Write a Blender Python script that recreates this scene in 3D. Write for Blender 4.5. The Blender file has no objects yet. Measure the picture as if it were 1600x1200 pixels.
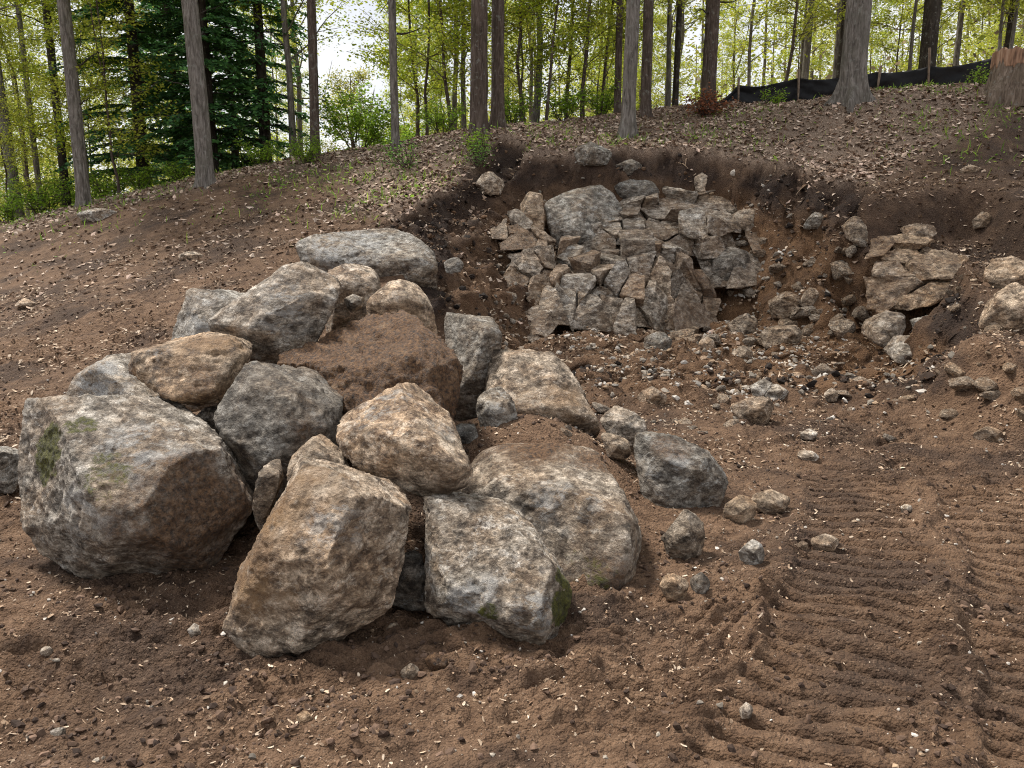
import bpy, bmesh, math, random
import numpy as np
from mathutils import Vector, Matrix

scene = bpy.context.scene
COL = scene.collection

# ------------------------------------------------------------------ camera
FPX, PITCH, CAMZ = 1250.0, math.radians(11.3), 1.6
cam_data = bpy.data.cameras.new('camera')
cam_data.sensor_width = 36.0
cam_data.lens = 36.0 * FPX / 1600.0
cam_data.clip_start = 0.05
cam_data.clip_end = 2000.0
cam = bpy.data.objects.new('camera', cam_data)
COL.objects.link(cam)
cam.location = (0, 0, CAMZ)
cam.rotation_euler = (math.radians(90) - PITCH, 0, 0)
scene.camera = cam

# ------------------------------------------------------------------ sky
SUN_EL, SUN_AZ = math.radians(57), math.radians(-48)      # azimuth from +Y, clockwise
world = bpy.data.worlds.new('World')
scene.world = world
world.use_nodes = True
wt = world.node_tree
wt.nodes.clear()
w_out = wt.nodes.new('ShaderNodeOutputWorld')
w_bg = wt.nodes.new('ShaderNodeBackground')
w_sky = wt.nodes.new('ShaderNodeTexSky')
w_sky.sky_type = 'NISHITA'
w_sky.sun_disc = False
w_sky.sun_elevation = SUN_EL
w_sky.sun_rotation = SUN_AZ
w_sky.dust_density = 2.0
w_tc = wt.nodes.new('ShaderNodeTexCoord')
w_n = wt.nodes.new('ShaderNodeTexNoise')
w_n.inputs['Scale'].default_value = 3.2
w_n.inputs['Detail'].default_value = 8
w_n.inputs['Roughness'].default_value = 0.6
w_r = wt.nodes.new('ShaderNodeValToRGB')
w_r.color_ramp.elements[0].position = 0.30
w_r.color_ramp.elements[0].color = (6.3, 6.6, 7.2, 1)
w_r.color_ramp.elements[1].position = 0.66
w_r.color_ramp.elements[1].color = (9.4, 9.4, 9.5, 1)
w_mix = wt.nodes.new('ShaderNodeMixRGB')
w_mix.inputs[0].default_value = 0.90
wt.links.new(w_tc.outputs['Generated'], w_n.inputs['Vector'])
wt.links.new(w_n.outputs['Fac'], w_r.inputs['Fac'])
wt.links.new(w_sky.outputs[0], w_mix.inputs[1])
wt.links.new(w_r.outputs[0], w_mix.inputs[2])
wt.links.new(w_mix.outputs[0], w_bg.inputs['Color'])
w_bg.inputs['Strength'].default_value = 0.068
wt.links.new(w_bg.outputs[0], w_out.inputs[0])

# ------------------------------------------------------------------ sun
sd = bpy.data.lights.new('sun', 'SUN')
sd.energy = 3.4
sd.angle = math.radians(12)
sd.color = (1.0, 0.94, 0.86)
sun = bpy.data.objects.new('sun', sd)
COL.objects.link(sun)
_sv = Vector((math.sin(SUN_AZ) * math.cos(SUN_EL), math.cos(SUN_AZ) * math.cos(SUN_EL), math.sin(SUN_EL)))
sun.rotation_euler = _sv.to_track_quat('Z', 'Y').to_euler()
sun.location = (-8, 8, 18)

scene.view_settings.view_transform = 'Standard'
scene.view_settings.look = 'None'
scene.view_settings.gamma = 1.0
scene.view_settings.exposure = 0.92
scene.view_settings.use_curve_mapping = False
scene.render.engine = 'CYCLES'
scene.cycles.max_bounces = 6
scene.cycles.diffuse_bounces = 3
scene.cycles.transparent_max_bounces = 6
scene.cycles.use_denoising = True
scene.cycles.denoising_prefilter = 'NONE'
scene.cycles.filter_width = 1.1

# ------------------------------------------------------------------ numeric helpers
def P(px, py, Y):
    """the point of the place seen at (px, py) of the photograph that lies Y metres ahead"""
    u = (px - 800.0) / FPX
    v = (600.0 - py) / FPX
    dy = v * math.sin(PITCH) + math.cos(PITCH)
    dz = v * math.cos(PITCH) - math.sin(PITCH)
    t = Y / dy
    return np.array([u * t, Y, CAMZ + dz * t])

def _h(ix, iy, iz, s):
    with np.errstate(over='ignore'):
        h = (ix.astype(np.uint32) * np.uint32(374761393) + iy.astype(np.uint32) * np.uint32(668265263)
             + iz.astype(np.uint32) * np.uint32(2147483647 - 58913) + np.uint32((s * 974711 + 12345) & 0xffffffff))
        h = (h ^ (h >> np.uint32(13))) * np.uint32(1274126177)
        h = (h ^ (h >> np.uint32(15))) * np.uint32(2246822519)
        return h ^ (h >> np.uint32(16))

def pn2(x, y, s=0):
    x = np.asarray(x, float); y = np.asarray(y, float)
    x0 = np.floor(x); y0 = np.floor(y)
    fx = x - x0; fy = y - y0
    ix = x0.astype(np.int64); iy = y0.astype(np.int64)
    z = np.zeros_like(ix)
    u = fx * fx * fx * (fx * (fx * 6 - 15) + 10); v = fy * fy * fy * (fy * (fy * 6 - 15) + 10)
    r = 0
    for a in (0, 1):
        for b in (0, 1):
            an = _h(ix + a, iy + b, z, s).astype(float) * (2 * np.pi / 4294967296.0)
            g = np.cos(an) * (fx - a) + np.sin(an) * (fy - b)
            r = r + g * (u if a else 1 - u) * (v if b else 1 - v)
    return r * 1.5

def fbm2(x, y, s=0, o=4, g=0.5, l=2.03):
    r = 0; a = 1.0
    for i in range(o):
        r = r + a * pn2(x, y, s + i * 7); x = x * l + 3.1; y = y * l - 1.7; a *= g
    return r

def pn3(p, s=0):
    p0 = np.floor(p); f = p - p0; i = p0.astype(np.int64)
    u = f * f * f * (f * (f * 6 - 15) + 10)
    r = 0
    for a in (0, 1):
        for b in (0, 1):
            for c in (0, 1):
                h = _h(i[:, 0] + a, i[:, 1] + b, i[:, 2] + c, s)
                gx = ((h & np.uint32(1023)).astype(float) - 511.5) / 511.5
                gy = (((h >> np.uint32(10)) & np.uint32(1023)).astype(float) - 511.5) / 511.5
                gz = (((h >> np.uint32(20)) & np.uint32(1023)).astype(float) - 511.5) / 511.5
                g = gx * (f[:, 0] - a) + gy * (f[:, 1] - b) + gz * (f[:, 2] - c)
                r = r + g * (u[:, 0] if a else 1 - u[:, 0]) * (u[:, 1] if b else 1 - u[:, 1]) * (u[:, 2] if c else 1 - u[:, 2])
    return r * 1.4

def fbm3(p, s=0, o=4, g=0.5):
    r = 0; a = 1.0
    for i in range(o):
        r = r + a * pn3(p, s + i * 7); p = p * 2.03 + 1.7; a *= g
    return r

def worley2(x, y, s=0):
    ix = np.floor(x).astype(np.int64); iy = np.floor(y).astype(np.int64); z = np.zeros_like(ix)
    d1 = np.full(x.shape, 9.0); cid = np.zeros(x.shape)
    for a in (-1, 0, 1):
        for b in (-1, 0, 1):
            h = _h(ix + a, iy + b, z, s)
            qx = ix + a + (h & np.uint32(65535)).astype(float) / 65535.0
            qy = iy + b + (h >> np.uint32(16)).astype(float) / 65535.0
            d = (x - qx) ** 2 + (y - qy) ** 2
            m = d < d1
            d1 = np.where(m, d, d1); cid = np.where(m, (h % np.uint32(977)).astype(float) / 977.0, cid)
    return np.sqrt(d1), cid

def worley3(p, s=0):
    i = np.floor(p).astype(np.int64)
    d1 = np.full(len(p), 9.0); cid = np.zeros(len(p))
    for a in (-1, 0, 1):
        for b in (-1, 0, 1):
            for c in (-1, 0, 1):
                h = _h(i[:, 0] + a, i[:, 1] + b, i[:, 2] + c, s)
                d = ((p[:, 0] - i[:, 0] - a - (h & np.uint32(1023)).astype(float) / 1023.0) ** 2
                     + (p[:, 1] - i[:, 1] - b - ((h >> np.uint32(10)) & np.uint32(1023)).astype(float) / 1023.0) ** 2
                     + (p[:, 2] - i[:, 2] - c - ((h >> np.uint32(20)) & np.uint32(1023)).astype(float) / 1023.0) ** 2)
                m = d < d1
                d1 = np.where(m, d, d1); cid = np.where(m, (h % np.uint32(977)).astype(float) / 977.0, cid)
    return np.sqrt(d1), cid

def facet3(p, s=0):
    """every cell of a scattered lattice is a small plane of its own tilt"""
    i = np.floor(p).astype(np.int64)
    d1 = np.full(len(p), 9.0); out = np.zeros(len(p))
    for a in (-1, 0, 1):
        for b in (-1, 0, 1):
            for c in (-1, 0, 1):
                h = _h(i[:, 0] + a, i[:, 1] + b, i[:, 2] + c, s)
                h2 = _h(i[:, 0] + a, i[:, 1] + b, i[:, 2] + c, s + 191)
                k = np.uint32(1023)
                e = np.stack([p[:, j] - i[:, j] - (a, b, c)[j] - ((h >> np.uint32(10 * j)) & k).astype(float) / 1023.0 for j in range(3)], 1)
                d = (e ** 2).sum(1)
                t = sum(e[:, j] * (((h2 >> np.uint32(10 * j)) & k).astype(float) / 511.5 - 1.0) for j in range(3)) + ((h2 >> np.uint32(30)).astype(float) - 1.5) * 0.12
                m = d < d1
                d1 = np.where(m, d, d1); out = np.where(m, t, out)
    return out

def terrace(v, k, e=0.55):
    """flat steps with short risers: flaky, spalled relief"""
    x = v * k; f = np.floor(x); r = np.clip((x - f - e) / (1 - e), 0, 1)
    return (f + r * r * (3 - 2 * r)) / k

def sstep(a, b, x):
    t = np.clip((x - a) / (b - a), 0, 1)
    return t * t * (3 - 2 * t)

def np_mesh(name, V, F, smooth=True):
    V = np.ascontiguousarray(V, dtype=np.float32); F = np.ascontiguousarray(F, dtype=np.int32)
    me = bpy.data.meshes.new(name)
    n, k = F.shape
    me.vertices.add(len(V)); me.vertices.foreach_set('co', V.ravel())
    me.loops.add(n * k); me.loops.foreach_set('vertex_index', F.ravel())
    me.polygons.add(n); me.polygons.foreach_set('loop_start', np.arange(0, n * k, k, dtype=np.int32))
    me.polygons.foreach_set('use_smooth', np.full(n, smooth, dtype=bool))
    me.update(calc_edges=True)
    return me

def fattr(me, name, vals):
    a = me.attributes.new(name, 'FLOAT', 'POINT')
    a.data.foreach_set('value', np.ascontiguousarray(np.broadcast_to(vals, (len(me.vertices),)), dtype=np.float32))

def cattr(me, name, rgb):
    a = me.attributes.new(name, 'FLOAT_COLOR', 'POINT')
    c = np.ones((len(me.vertices), 4), dtype=np.float32); c[:, :3] = rgb
    a.data.foreach_set('color', c.ravel())

def link(name, me, mat, parent=None, loc=None):
    o = bpy.data.objects.new(name, me)
    if me is not None and mat is not None and not me.materials:
        me.materials.append(mat)
    COL.objects.link(o)
    if parent is not None:
        o.parent = parent
    if loc is not None:
        o.location = loc
    return o

def tag(o, label=None, cat=None, group=None, kind=None):
    if label: o['label'] = label
    if cat: o['category'] = cat
    if group: o['group'] = group
    if kind: o['kind'] = kind
    return o

def tube(pts, rad, ns=8, bark=None):
    pts = np.asarray(pts, float); n = len(pts)
    rad = np.broadcast_to(rad, (n,))
    d = np.gradient(pts, axis=0); d /= np.linalg.norm(d, axis=1)[:, None] + 1e-9
    ref = np.where(np.abs(d[:, 2:3]) > 0.9, np.array([[1.0, 0, 0]]), np.array([[0, 0, 1.0]]))
    a = np.cross(d, ref); a /= np.linalg.norm(a, axis=1)[:, None] + 1e-9
    b = np.cross(d, a)
    th = np.linspace(0, 2 * np.pi, ns, endpoint=False)
    V = pts[:, None, :] + rad[:, None, None] * (np.cos(th)[None, :, None] * a[:, None, :] + np.sin(th)[None, :, None] * b[:, None, :])
    i = np.arange(n - 1)[:, None] * ns; j = np.arange(ns)[None, :]; j2 = (j + 1) % ns
    F = np.stack([i + j, i + j2, i + ns + j2, i + ns + j], -1).reshape(-1, 4)
    return V.reshape(-1, 3), F

class Acc:
    """collects verts and same-sized faces of ONE mesh"""
    def __init__(s): s.V = []; s.F = []; s.C = []; s.n = 0
    def add(s, V, F, c=None):
        s.V.append(V); s.F.append(np.asarray(F) + s.n); s.n += len(V)
        if c is not None: s.C.append(np.broadcast_to(c, (len(V), 3)))
    def mesh(s, name, smooth=True):
        me = np_mesh(name, np.concatenate(s.V), np.concatenate(s.F), smooth)
        if s.C: cattr(me, 'tint', np.concatenate(s.C))
        return me

# ------------------------------------------------------------------ material helpers
def new_mat(name):
    m = bpy.data.materials.new(name); m.use_nodes = True
    nt = m.node_tree; nt.nodes.clear()
    return m, nt

class NB:
    def __init__(s, nt): s.nt = nt
    def n(s, t, **k):
        x = s.nt.nodes.new(t)
        for a, b in k.items(): setattr(x, a, b)
        return x
    def l(s, a, b): s.nt.links.new(a, b)
    def noise(s, vec, scale, detail=6, rough=0.6, dist=0.0):
        x = s.n('ShaderNodeTexNoise')
        x.inputs['Scale'].default_value = scale; x.inputs['Detail'].default_value = detail
        x.inputs['Roughness'].default_value = rough; x.inputs['Distortion'].default_value = dist
        if vec is not None: s.l(vec, x.inputs['Vector'])
        return x.outputs['Fac']
    def vor(s, vec, scale, feature='F1', rnd=1.0):
        x = s.n('ShaderNodeTexVoronoi'); x.feature = feature
        x.inputs['Scale'].default_value = scale; x.inputs['Randomness'].default_value = rnd
        s.l(vec, x.inputs['Vector'])
        return x.outputs['Distance']
    def ramp(s, fac, stops):
        x = s.n('ShaderNodeValToRGB'); e = x.color_ramp.elements
        e[0].position, e[0].color = stops[0][0], (*stops[0][1], 1)
        e[1].position, e[1].color = stops[-1][0], (*stops[-1][1], 1)
        for p, c in stops[1:-1]:
            q = e.new(p); q.color = (*c, 1)
        s.l(fac, x.inputs['Fac'])
        return x.outputs['Color']
    def mr(s, fac, a, b, c=0.0, d=1.0):
        x = s.n('ShaderNodeMapRange'); x.clamp = True
        for i, v in enumerate((a, b, c, d)): x.inputs[i + 1].default_value = v
        s.l(fac, x.inputs[0])
        return x.outputs[0]
    def mix(s, fac, a, b, mode='MIX'):
        x = s.n('ShaderNodeMixRGB', blend_type=mode)
        for i, v in enumerate((fac, a, b)):
            if isinstance(v, (int, float)): x.inputs[i].default_value = v
            elif isinstance(v, tuple): x.inputs[i].default_value = (*v, 1)
            else: s.l(v, x.inputs[i])
        return x.outputs[0]
    def math(s, op, a, b=0.0):
        x = s.n('ShaderNodeMath', operation=op)
        for i, v in enumerate((a, b)):
            if isinstance(v, (int, float)): x.inputs[i].default_value = v
            else: s.l(v, x.inputs[i])
        return x.outputs[0]
    def attr(s, name, col=False):
        x = s.n('ShaderNodeAttribute'); x.attribute_name = name
        return x.outputs['Color' if col else 'Fac']
    def bump(s, h, dist, strength=1.0, normal=None):
        x = s.n('ShaderNodeBump'); x.inputs['Strength'].default_value = strength; x.inputs['Distance'].default_value = dist
        s.l(h, x.inputs['Height'])
        if normal is not None: s.l(normal, x.inputs['Normal'])
        return x.outputs[0]
    def bsdf(s, col, rough=0.85, normal=None, spec=0.3):
        x = s.n('ShaderNodeBsdfPrincipled'); o = s.n('ShaderNodeOutputMaterial')
        if isinstance(col, tuple): x.inputs['Base Color'].default_value = (*col, 1)
        else: s.l(col, x.inputs['Base Color'])
        if isinstance(rough, (int, float)): x.inputs['Roughness'].default_value = rough
        else: s.l(rough, x.inputs['Roughness'])
        x.inputs['Specular IOR Level'].default_value = spec
        if normal is not None: s.l(normal, x.inputs['Normal'])
        s.l(x.outputs[0], o.inputs[0])
        return x
# ================================================================== GROUND
# undisturbed hillside: thin-plate spline through surveyed points
_hp = [P(*a) for a in [
    (0, 352, 16), (-300, 372, 16), (130, 322, 15.5), (318, 290, 14.5), (0, 430, 12), (0, 520, 8.8), (-250, 600, 7.2),
    (250, 400, 11), (250, 480, 8.6), (470, 270, 15), (600, 300, 12.5), (620, 345, 10.5), (570, 432, 9.0), (420, 440, 9.2),
    (720, 385, 9.0), (790, 300, 11.0), (760, 305, 11.2), (750, 208, 14.5), (620, 237, 15), (500, 246, 16.2), (870, 258, 12.8), (960, 236, 13.3),
    (980, 206, 15.0), (1160, 216, 13.9), (1335, 153, 14.4), (1575, 142, 13.5), (1100, 165, 17.4),
    (1150, 163, 19), (1300, 157, 19.6), (1540, 138, 19), (1330, 240, 13.0), (1450, 262, 12.0), (1600, 250, 11.6), (1600, 312, 10.2), (1800, 250, 11.2),
    (1800, 140, 14), (1850, 380, 8.6), (1320, 195, 13.8), (850, 198, 15.5), (1150, 168, 16.6), (1250, 164, 16.8), (1300, 163, 16.4), (1400, 158, 16.6), (1480, 153, 16.4), (1560, 148, 16)]]
_flat = [(x, y, 0.0) for x in (-6, -3, 0, 3, 6) for y in (-6, 0, 2.5, 4.2)] + [(-2.6, 5.4, 0.03), (-4, 5.4, 0.02), (-1, 5.6, 0.06), (6.5, 5.4, 0.5), (8, 7, 1.3)]
_far = [(-14, 24, 1.0), (-6, 24, 1.9), (0, 24, 3.0), (6, 26, 4.4), (14, 25, 5.6), (-20, 45, -1.0), (-6, 45, 0.0), (6, 45, 2.5), (22, 45, 5.0),
        (-40, 80, -3), (0, 80, -2), (40, 80, 3), (-16, 14, 1.2), (-14, 6, 0.2), (14, 8, 3.4), (14, 14, 5.0), (-12, -4, 0), (12, -4, 0.2), (0, -14, 0), (-30, 20, 0.5), (28, 18, 6)]
CP = np.array([list(p) for p in _hp] + [list(p) for p in _flat] + [list(p) for p in _far], float)
def _phi(r2): return 0.5 * r2 * np.log(r2 + 1e-12)
def _tps_fit(C, lam=0.02):
    n = len(C); d2 = ((C[:, None, :2] - C[None, :, :2]) ** 2).sum(-1)
    A = np.zeros((n + 3, n + 3)); A[:n, :n] = _phi(d2) + lam * np.eye(n)
    A[:n, n] = 1; A[:n, n + 1:] = C[:, :2]; A[n, :n] = 1; A[n + 1:, :n] = C[:, :2].T
    b = np.zeros(n + 3); b[:n] = C[:, 2]
    return np.linalg.solve(A, b)
_W = _tps_fit(CP)
def hill(x, y):
    x = np.asarray(x, float); y = np.asarray(y, float); sh = x.shape
    x = np.clip(x.ravel(), -45, 45); y = np.clip(y.ravel(), -16, 85)
    out = np.empty(len(x))
    for i in range(0, len(x), 20000):
        a = x[i:i + 20000]; b = y[i:i + 20000]
        d2 = (a[:, None] - CP[None, :, 0]) ** 2 + (b[:, None] - CP[None, :, 1]) ** 2
        out[i:i + 20000] = _phi(d2) @ _W[:-3] + _W[-3] + _W[-2] * a + _W[-1] * b
    return out.reshape(sh)

# excavated floor and the foot of the cut bank (plan view, clockwise)
PIT = np.array([(-9, -8), (-9, 4.6), (-2.2, 5.4), (-0.85, 6.3), (-0.55, 7.6), (-0.05, 9.0), (0.35, 10.4), (1.3, 11.25), (2.5, 11.35), (3.25, 11.1), (3.7, 10.2),
                (4.05, 9.0), (4.0, 8.2), (3.75, 7.3), (3.35, 6.5), (3.45, 5.7), (4.2, 5.0), (6, 4.2), (9, 3.4), (9, -8)], float)
def pit_dist(x, y):
    """distance outside the pit floor (0 inside)"""
    x = np.asarray(x, float); y = np.asarray(y, float)
    best = np.full(x.shape, 1e9); inside = np.zeros(x.shape, bool)
    n = len(PIT)
    for i in range(n):
        ax, ay = PIT[i]; bx, by = PIT[(i + 1) % n]
        ex, ey = bx - ax, by - ay
        t = np.clip(((x - ax) * ex + (y - ay) * ey) / (ex * ex + ey * ey), 0, 1)
        best = np.minimum(best, (x - ax - t * ex) ** 2 + (y - ay - t * ey) ** 2)
        c = ((ay > y) != (by > y)) & (x < (bx - ax) * (y - ay) / (by - ay + 1e-12) + ax)
        inside ^= c
    return np.where(inside, 0.0, np.sqrt(best)), np.where(inside, np.sqrt(best), 0.0)

def gauss(x, y, cx, cy, sx, sy=None, rot=0.0):
    sy = sy or sx
    c, s = math.cos(rot), math.sin(rot)
    dx, dy = x - cx, y - cy
    return np.exp(-0.5 * (((c * dx + s * dy) / sx) ** 2 + ((-s * dx + c * dy) / sy) ** 2))

def floor_z(x, y):
    return 0.035 * np.clip(y - 5, 0, 20) + 0.0 * x

def macro(x, y, full=False):
    x = np.asarray(x, float); y = np.asarray(y, float)
    H = hill(x, y)
    wob = 0.22 * fbm2(x * 0.9, y * 0.9, 5, 3) + 0.04 * fbm2(x * 3.1, y * 3.1, 6, 3)
    d, din = pit_dist(x, y)
    dd = np.maximum(d + wob * sstep(0, 0.5, d), 0)
    F = floor_z(x, y)
    # talus at the foot, then steeper earth, then a near-vertical lip of topsoil
    slope = 1.0 - 0.28 * sstep(0.7, -0.3, x) - 0.05 * sstep(3.6, 5.0, x)
    wall = slope * dd + 0.16 * sstep(0.0, 0.8, dd)
    step = 0.10 * np.sin(6.0 * dd + 3.0 * fbm2(x, y, 21, 2)) * sstep(0.2, 0.6, dd)
    cut = F + wall + step - 0.12 * sstep(0, 0.5, d) * 0
    cut2 = cut + 1.5 * sstep(0.0, 1.2, x) * np.maximum(0, cut - (H - 0.42 - 0.15 * fbm2(x * 1.1, y * 1.1, 33, 2))) * sstep(0.35, 0.9, dd)
    z = np.where(H > F + 0.02, np.minimum(H, cut2), np.minimum(H, F + 0.02 + 0.4 * wall))
    pitw = sstep(0.02, 0.25, H - z) * sstep(0.3, 0.8, H - F)
    # soil heaped under and behind the boulder pile
    z = z + 0.30 * gauss(x, y, -0.75, 4.7, 0.62, 0.55) + 0.27 * gauss(x, y, 0.22, 4.75, 0.34, 0.40) + 0.10 * gauss(x, y, -0.1, 5.3, 0.5, 0.5)
    # toe of the bank on the right
    z = z + 0.22 * gauss(x, y, 3.9, 6.25, 0.32, 0.75, 0.5)
    # the earth was scraped off the bedrock ledge
    bed = sstep(-0.15, 0.35, x) * sstep(3.9, 3.3, x) * sstep(10.9, 11.5, y) * sstep(13.35, 12.9, y)
    bed2 = sstep(4.0, 4.35, x) * sstep(6.4, 6.0, x) * sstep(8.5, 9.1, y) * sstep(11.0, 10.6, y)
    z = z - 0.42 * bed - 0.55 * bed2
    if full:
        return z, H, d, dd, pitw
    return z

def hit(px, py, ymin=1.6, ymax=60.0):
    """where the sight line through (px, py) meets the ground"""
    Ys = np.concatenate([np.arange(ymin, 22, 0.03), np.arange(22, ymax, 0.3)])
    u = (px - 800.0) / FPX; v = (600.0 - py) / FPX
    dy = v * math.sin(PITCH) + math.cos(PITCH); dz = v * math.cos(PITCH) - math.sin(PITCH)
    t = Ys / dy
    xs = u * t; zs = CAMZ + dz * t
    g = macro(xs, Ys)
    below = np.nonzero(zs < g)[0]
    k = below[0] if len(below) else len(Ys) - 1
    return np.array([xs[k], Ys[k], g[k]])

# ---- crawler tracks pressed into the dirt (right foreground)
TRK = [np.array([(0.35, 1.2), (0.98, 2.35), (1.42, 3.1), (1.80, 3.85), (2.08, 4.6), (2.2, 5.3)]),
       np.array([(1.05, 1.0), (1.72, 2.1), (2.15, 2.9), (2.50, 3.6), (2.80, 4.4), (2.95, 5.2)])]
def track_coords(x, y, L):
    best = np.full(x.shape, 1e9); s_out = np.zeros(x.shape); w_out = np.zeros(x.shape); acc = 0.0
    for i in range(len(L) - 1):
        a, b = L[i], L[i + 1]; e = b - a; ln = math.hypot(*e)
        t = np.clip(((x - a[0]) * e[0] + (y - a[1]) * e[1]) / ln ** 2, 0, 1)
        ox = x - a[0] - t * e[0]; oy = y - a[1] - t * e[1]
        d = np.hypot(ox, oy); sg = np.sign(e[0] * oy - e[1] * ox)
        m = d < best
        best = np.where(m, d, best); s_out = np.where(m, acc + t * ln, s_out); w_out = np.where(m, sg * d, w_out)
        acc += ln
    return s_out, w_out

def detail(x, y, d, pitw, litter):
    r = np.hypot(x, y)
    near = sstep(16, 6, r)
    h = 0.030 * fbm2(x * 0.8, y * 0.8, 31, 3)
    # dragged, streaky clods
    ca, sa = math.cos(0.18), math.sin(0.18)
    xs = (ca * x + sa * y); ys = (-sa * x + ca * y)
    wx = xs + 0.25 * pn2(x * 1.3, y * 1.3, 3); wy = ys + 0.25 * pn2(x * 1.3 + 9, y * 1.3, 4)
    rough = 0.35 + 0.9 * sstep(-0.35, 0.45, fbm2(x * 0.55, y * 0.55, 77, 3))
    h += rough * near * (0.030 * fbm2(wx * 2.6, wy * 7.5, 41, 5, 0.6))
    h += rough * near * 0.045 * (np.abs(fbm2(wx * 3.4, wy * 6.5, 51, 3, 0.5)) - 0.25)
    h += rough * near * 0.013 * (np.abs(fbm2(wx * 12, wy * 16, 52, 2, 0.5)) - 0.25)
    h += near * 0.005 * fbm2(x * 25, y * 30, 61, 2, 0.5)
    h += (1 - near) * 0.02 * fbm2(x * 4, y * 4, 62, 3)
    # rougher bank and rubble slope
    h += pitw * (0.12 * fbm2(x * 2.2, y * 2.2, 71, 3, 0.5))
    h += litter * 0.035 * fbm2(x * 3.5, y * 3.5, 73, 3)
    # tracks
    for k, L in enumerate(TRK):
        s, w = track_coords(x, y, L)
        ww = w + 0.05 * pn2(x * 3, y * 3, 80 + k)
        inside = sstep(0.30, 0.24, np.abs(ww))
        fade = sstep(0.0, 0.5, s) * sstep(4.9, 3.6, s)
        ph = (s + 0.05 * w + 0.016 * fbm2(x * 2.5, y * 2.5, 90 + k, 3)) / 0.125
        fr = ph - np.floor(ph)
        cleat = sstep(0.0, 0.14, fr) * sstep(1.0, 0.66, fr)
        amp = 0.7 + 0.3 * sstep(-0.2, 0.3, pn2(x * 1.6, y * 1.6, 95 + k))
        h = h * (1 - 0.75 * inside * fade)
        h += fade * (inside * (-0.080 + 0.100 * cleat * amp + 0.012 * np.abs(fbm2(x * 9, y * 9, 97, 3))) + 0.034 * np.exp(-((np.abs(ww) - 0.33) / 0.055) ** 2) * (0.5 + 0.8 * np.maximum(0, fbm2(x * 5, y * 5, 99, 3) + 0.5)))
    return h

def litter_w(x, y, H, z):
    edge = np.where(x > -1.5, 11.6, 11.6 + 2.9 * sstep(-1.5, -3.5, x)) + 0.9 * fbm2(x * 0.5, y * 0.5, 11, 3) + 0.8 * sstep(4, 7, x) - 1.2 * gauss(x, y, -0.8, 11.5, 1.2)
    w = sstep(-0.5, 0.7, y - edge)
    return w * sstep(0.18, 0.04, H - z)

def build_ground():
    th = np.concatenate([np.linspace(-45, 45, 580), np.linspace(45, 315, 40)[1:-1]]) * math.pi / 180
    rr = np.concatenate([np.geomspace(0.05, 1.25, 12)[:-1], np.geomspace(1.25, 21, 690), np.geomspace(21, 420, 36)[1:]])
    T, R = np.meshgrid(th, rr)
    x = R * np.sin(T); y = R * np.cos(T)
    z, H, d, dd, pitw = macro(x, y, True)
    lit = litter_w(x, y, H, z)
    z = z + detail(x, y, d, pitw, lit)
    # crumbling: the cut faces bulge and hollow in every direction
    Q = np.stack([x.ravel(), y.ravel(), z.ravel()], 1)[(pitw > 0.02).ravel()]
    dx = np.zeros(x.size); dy = np.zeros(x.size); m_ = (pitw > 0.02).ravel(); k_ = pitw.ravel()[m_]
    dx[m_] = k_ * (0.08 * fbm3(Q * 2.6, 3, 4, 0.6)); dy[m_] = k_ * (0.12 * fbm3(Q * 2.6 + 9, 5, 4, 0.6))
    dark = sstep(0.62, 0.30, H - z + 0.12 * fbm2(x * 2, y * 2, 16, 3)) * pitw
    dark = np.maximum(dark, 0.8 * sstep(0.9, -0.5, np.abs(H - z - 0.1)) * sstep(9.2, 10.2, y) * (1 - lit) * sstep(-1.5, -0.3, x))
    dark = np.maximum(dark, 0.6 * sstep(4.0, 5.2, x + 0.6 * fbm2(x, y, 14, 3)) * (1 - lit) * sstep(5.2, 6.2, y) * sstep(11.8, 10.6, y))
    clay = pitw * sstep(0.35, 0.7, H - z) * (0.4 + 0.65 * sstep(1.6, 3.2, x) * sstep(5.2, 4.2, x))
    n_r, n_t = x.shape
    i = np.arange(n_r - 1)[:, None] * n_t; j = np.arange(n_t)[None, :]; j2 = (j + 1) % n_t
    F = np.stack([i + j, i + n_t + j, i + n_t + j2, i + j2], -1).reshape(-1, 4)
    me = np_mesh('ground', np.stack([x.ravel() + dx, y.ravel() + dy, z.ravel()], -1), F)
    fattr(me, 'litter', lit.ravel()); fattr(me, 'dark', dark.ravel()); fattr(me, 'clay', clay.ravel())
    return me

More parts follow.
